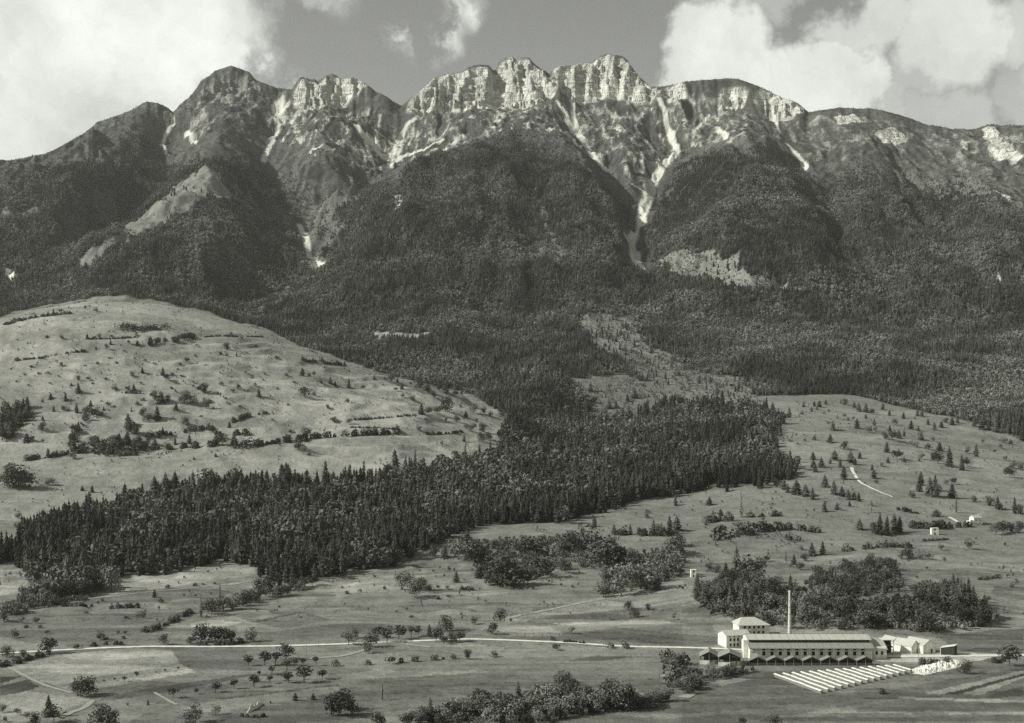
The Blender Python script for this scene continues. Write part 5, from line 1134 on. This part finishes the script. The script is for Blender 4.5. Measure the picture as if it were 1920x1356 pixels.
# farmhouse and huts
X, Y, Z = spot(1826, 986); r_ = site('farmhouse', X, Y, math.radians(20)); gable_x(r_, 11.5, 8, 9.0, 11.4, 'white', 'tilelight', .35)
windows(r_, [3, 8], 5.8, 7.2, 1.1); windows(r_, [3, 8], 2.2, 3.6, 1.1); windows(r_, [4], 5.8, 7.0, 1.0, face='x', xo=0); MB().box(5, 6.3, -.08, .05, .1, 2.2).build('door', 'dark', r_)
MB().prismx([(0.6, 0), (7.4, 0), (7.4, 5.5), (.6, 6.6)], -4.2, -.02).build('lean_to', 'white', r_); MB().box(8.6, 9.5, 3.2, 4.1, 10.2, 12.6).build('chimney', 'white', r_)
tag(r_, 'white farmhouse with a lean-to standing alone on the right slope', 'house')
for px, py, W_, hh, lab in ((1747, 1003, 7.6, 7.0, 'small white hut with dark openings below the farmhouse lane'), (1296, 1083, 4.6, 6.6, 'lone white hut on the slope above the works')):
    X, Y, Z = spot(px, py); r_ = site('white_hut', X, Y, math.radians(4))
    b = MB(); w3 = W_ * .36
    b.box(0, w3, 0, 4.5, 0, hh).build('pier', 'white', r_); MB().box(W_ - w3, W_, 0, 4.5, 0, hh).build('pier', 'white', r_)
    MB().box(w3 + .003, W_ - w3 - .003, .15, 4.3, hh * .34, hh * .68).build('wall', 'white', r_)
    MB().box(w3 + .003, W_ - w3 - .003, 3.2, 4.2, 0, hh * .33).build('door', 'dark', r_); MB().box(w3 + .003, W_ - w3 - .003, 3.0, 4.2, hh * .69, hh * .98).build('window', 'dark', r_)
    MB().slab((-.2, -.2, hh + .22), (W_ + .2, -.2, hh + .22), (W_ + .2, 4.7, hh + .4), (-.2, 4.7, hh + .4), .18).build('roof', 'board', r_)
    tag(r_, lab, 'hut', 'small white huts')
# poles, trunks, fence
def pole(c, x, y, h, lab):
    (px, py), = P(c, (x, y)); X, Y, Z = spot(px, py); hh = h / CROPS[c][2] / F * Y; r_ = site('utility_pole', X, Y, random.uniform(-.2, .2))
    MB().tube((0, 0, 0), (0, 0, hh), .17, .11, 8).build('post', 'timber', r_); MB().box(-1.0, 1.0, -.07, .07, hh - .9, hh - .75).build('crossarm', 'timber', r_)
    for k in (-.85, .85): MB().tube((k, 0, hh - .748), (k, 0, hh - .5), .07, .05, 6).build('insulator', 'white', r_)
    tag(r_, lab, 'pole', 'utility poles')
pole('F', 1315, 1012, 95, 'utility pole standing before the white yard sheds')
pole('D', 1707, 978, 88, 'leftmost utility pole beside the road bend'); pole('D', 1775, 958, 70, 'middle utility pole at the road bend'); pole('D', 1815, 915, 58, 'far utility pole above the road bend')
for c, x, y, h, lean, lab in (('E', 228, 1225, 88, .02, 'bare dark tree stump pole in the lower field'), ('E', 455, 708, 66, -.35, 'leaning dead trunk below the pale leafy clump')):
    (px, py), = P(c, (x, y)); X, Y, Z = spot(px, py); hh = h / CROPS[c][2] / F * Y; r_ = site('dead_tree', X, Y)
    MB().tube((0, 0, 0), (lean * hh * .5, 0, hh * .6), .38, .3, 7).build('trunk', 'bark', r_); MB().tube((lean * hh * .5, 0, hh * .58), (lean * hh * .7, .1, hh), .3, .16, 7).build('snag', 'bark', r_); MB().tube((lean * hh * .45, 0, hh * .55), (lean * hh * .5 + hh * .18, 0, hh * .8), .16, .06, 5).build('branch', 'bark', r_)
    tag(r_, lab, 'dead tree')
Q = plan(P('E', (930, 872), (1030, 872), (1120, 870), (1215, 872)), 400); a = Q[0]
fn = empty('post_fence', (a[0], a[1], ground(*a))); tag(fn, 'wooden post fence along the pale plot above the road', 'fence')
for i in range(7):
    q = Q[0] + (Q[-1] - Q[0]) * i / 6; z = ground(*q) - fn.location.z; MB().box(q[0] - a[0] - .14, q[0] - a[0] + .14, q[1] - a[1] - .14, q[1] - a[1] + .14, z - .3, z + 2.4).build('post', 'bark', fn)
    if i:
        p = Q[0] + (Q[-1] - Q[0]) * (i - 1) / 6; zp = ground(*p) - fn.location.z; MB().tube((p[0] - a[0], p[1] - a[1] - .2, zp + 1.6), (q[0] - a[0], q[1] - a[1] - .2, z + 1.6), .07, .07, 5).build('rail', 'timber', fn)

# ------------------------------------------------------------------ labels that tell the plants apart
by = {}
for o, lab, kd, px, py in PLANTS: by.setdefault(lab, []).append((px, py, o, kd))
GRP = {'conifer': 'scattered conifers', 'shrub': 'scattered shrubs', 'orchard': 'fruit trees by the road', 'slender': 'slender upright trees'}
for lab, lst in by.items():
    rows = [('', lst)]
    if len(lst) > 9:
        lst.sort(key=lambda q: q[1]); m = len(lst); nr_ = 2 if m < 20 else 3
        rows = [((' back row' if k == 0 else ' front row' if k == nr_ - 1 else ' middle row'), lst[m * k // nr_: m * (k + 1) // nr_]) for k in range(nr_)]
    for rn, part in rows:
        part.sort(key=lambda q: q[:2])
        for i, (px, py, o, kd) in enumerate(part):
            l = lab + (',' + rn if rn else '')
            if len(part) > 1: l += (' ' if rn else ', ') + ('leftmost' if i == 0 else 'rightmost' if i == len(part) - 1 else '%s from left' % ORD[min(i, 19)])
            tag(o, l, CATS[kd], GRP.get(kd, 'broadleaf trees'))
from collections import Counter
print(Counter(k[2] for k in PLANTS), 'longest label', max(len(k[0]['label'].split()) for k in PLANTS), 'shared', sum(v - 1 for v in Counter(k[0]['label'] for k in PLANTS).values()))

# ------------------------------------------------------------------ valley air
def haze(density):
    b = MB().box(-4200, 4200, -60, 7600, float(H.min()) - 1.5, float(max(H.max(), 0)) + 30)
    o = b.build('haze', None); m = bpy.data.materials.new('valley_air'); m.use_nodes = True; nt = m.node_tree
    for n_ in list(nt.nodes):
        if n_.type == 'BSDF_PRINCIPLED': nt.nodes.remove(n_)
    pv = nt.nodes.new('ShaderNodeVolumePrincipled'); pv.inputs['Color'].default_value = (.95, .97, .9, 1); pv.inputs['Density'].default_value = density; pv.inputs['Anisotropy'].default_value = .3
    nt.links.new(pv.outputs[0], [q for q in nt.nodes if q.type == 'OUTPUT_MATERIAL'][0].inputs['Volume'])
    o.data.materials.append(m); tag(o, 'thin pale summer haze filling the valley', kind='stuff')
if HAZE: haze(HAZE)
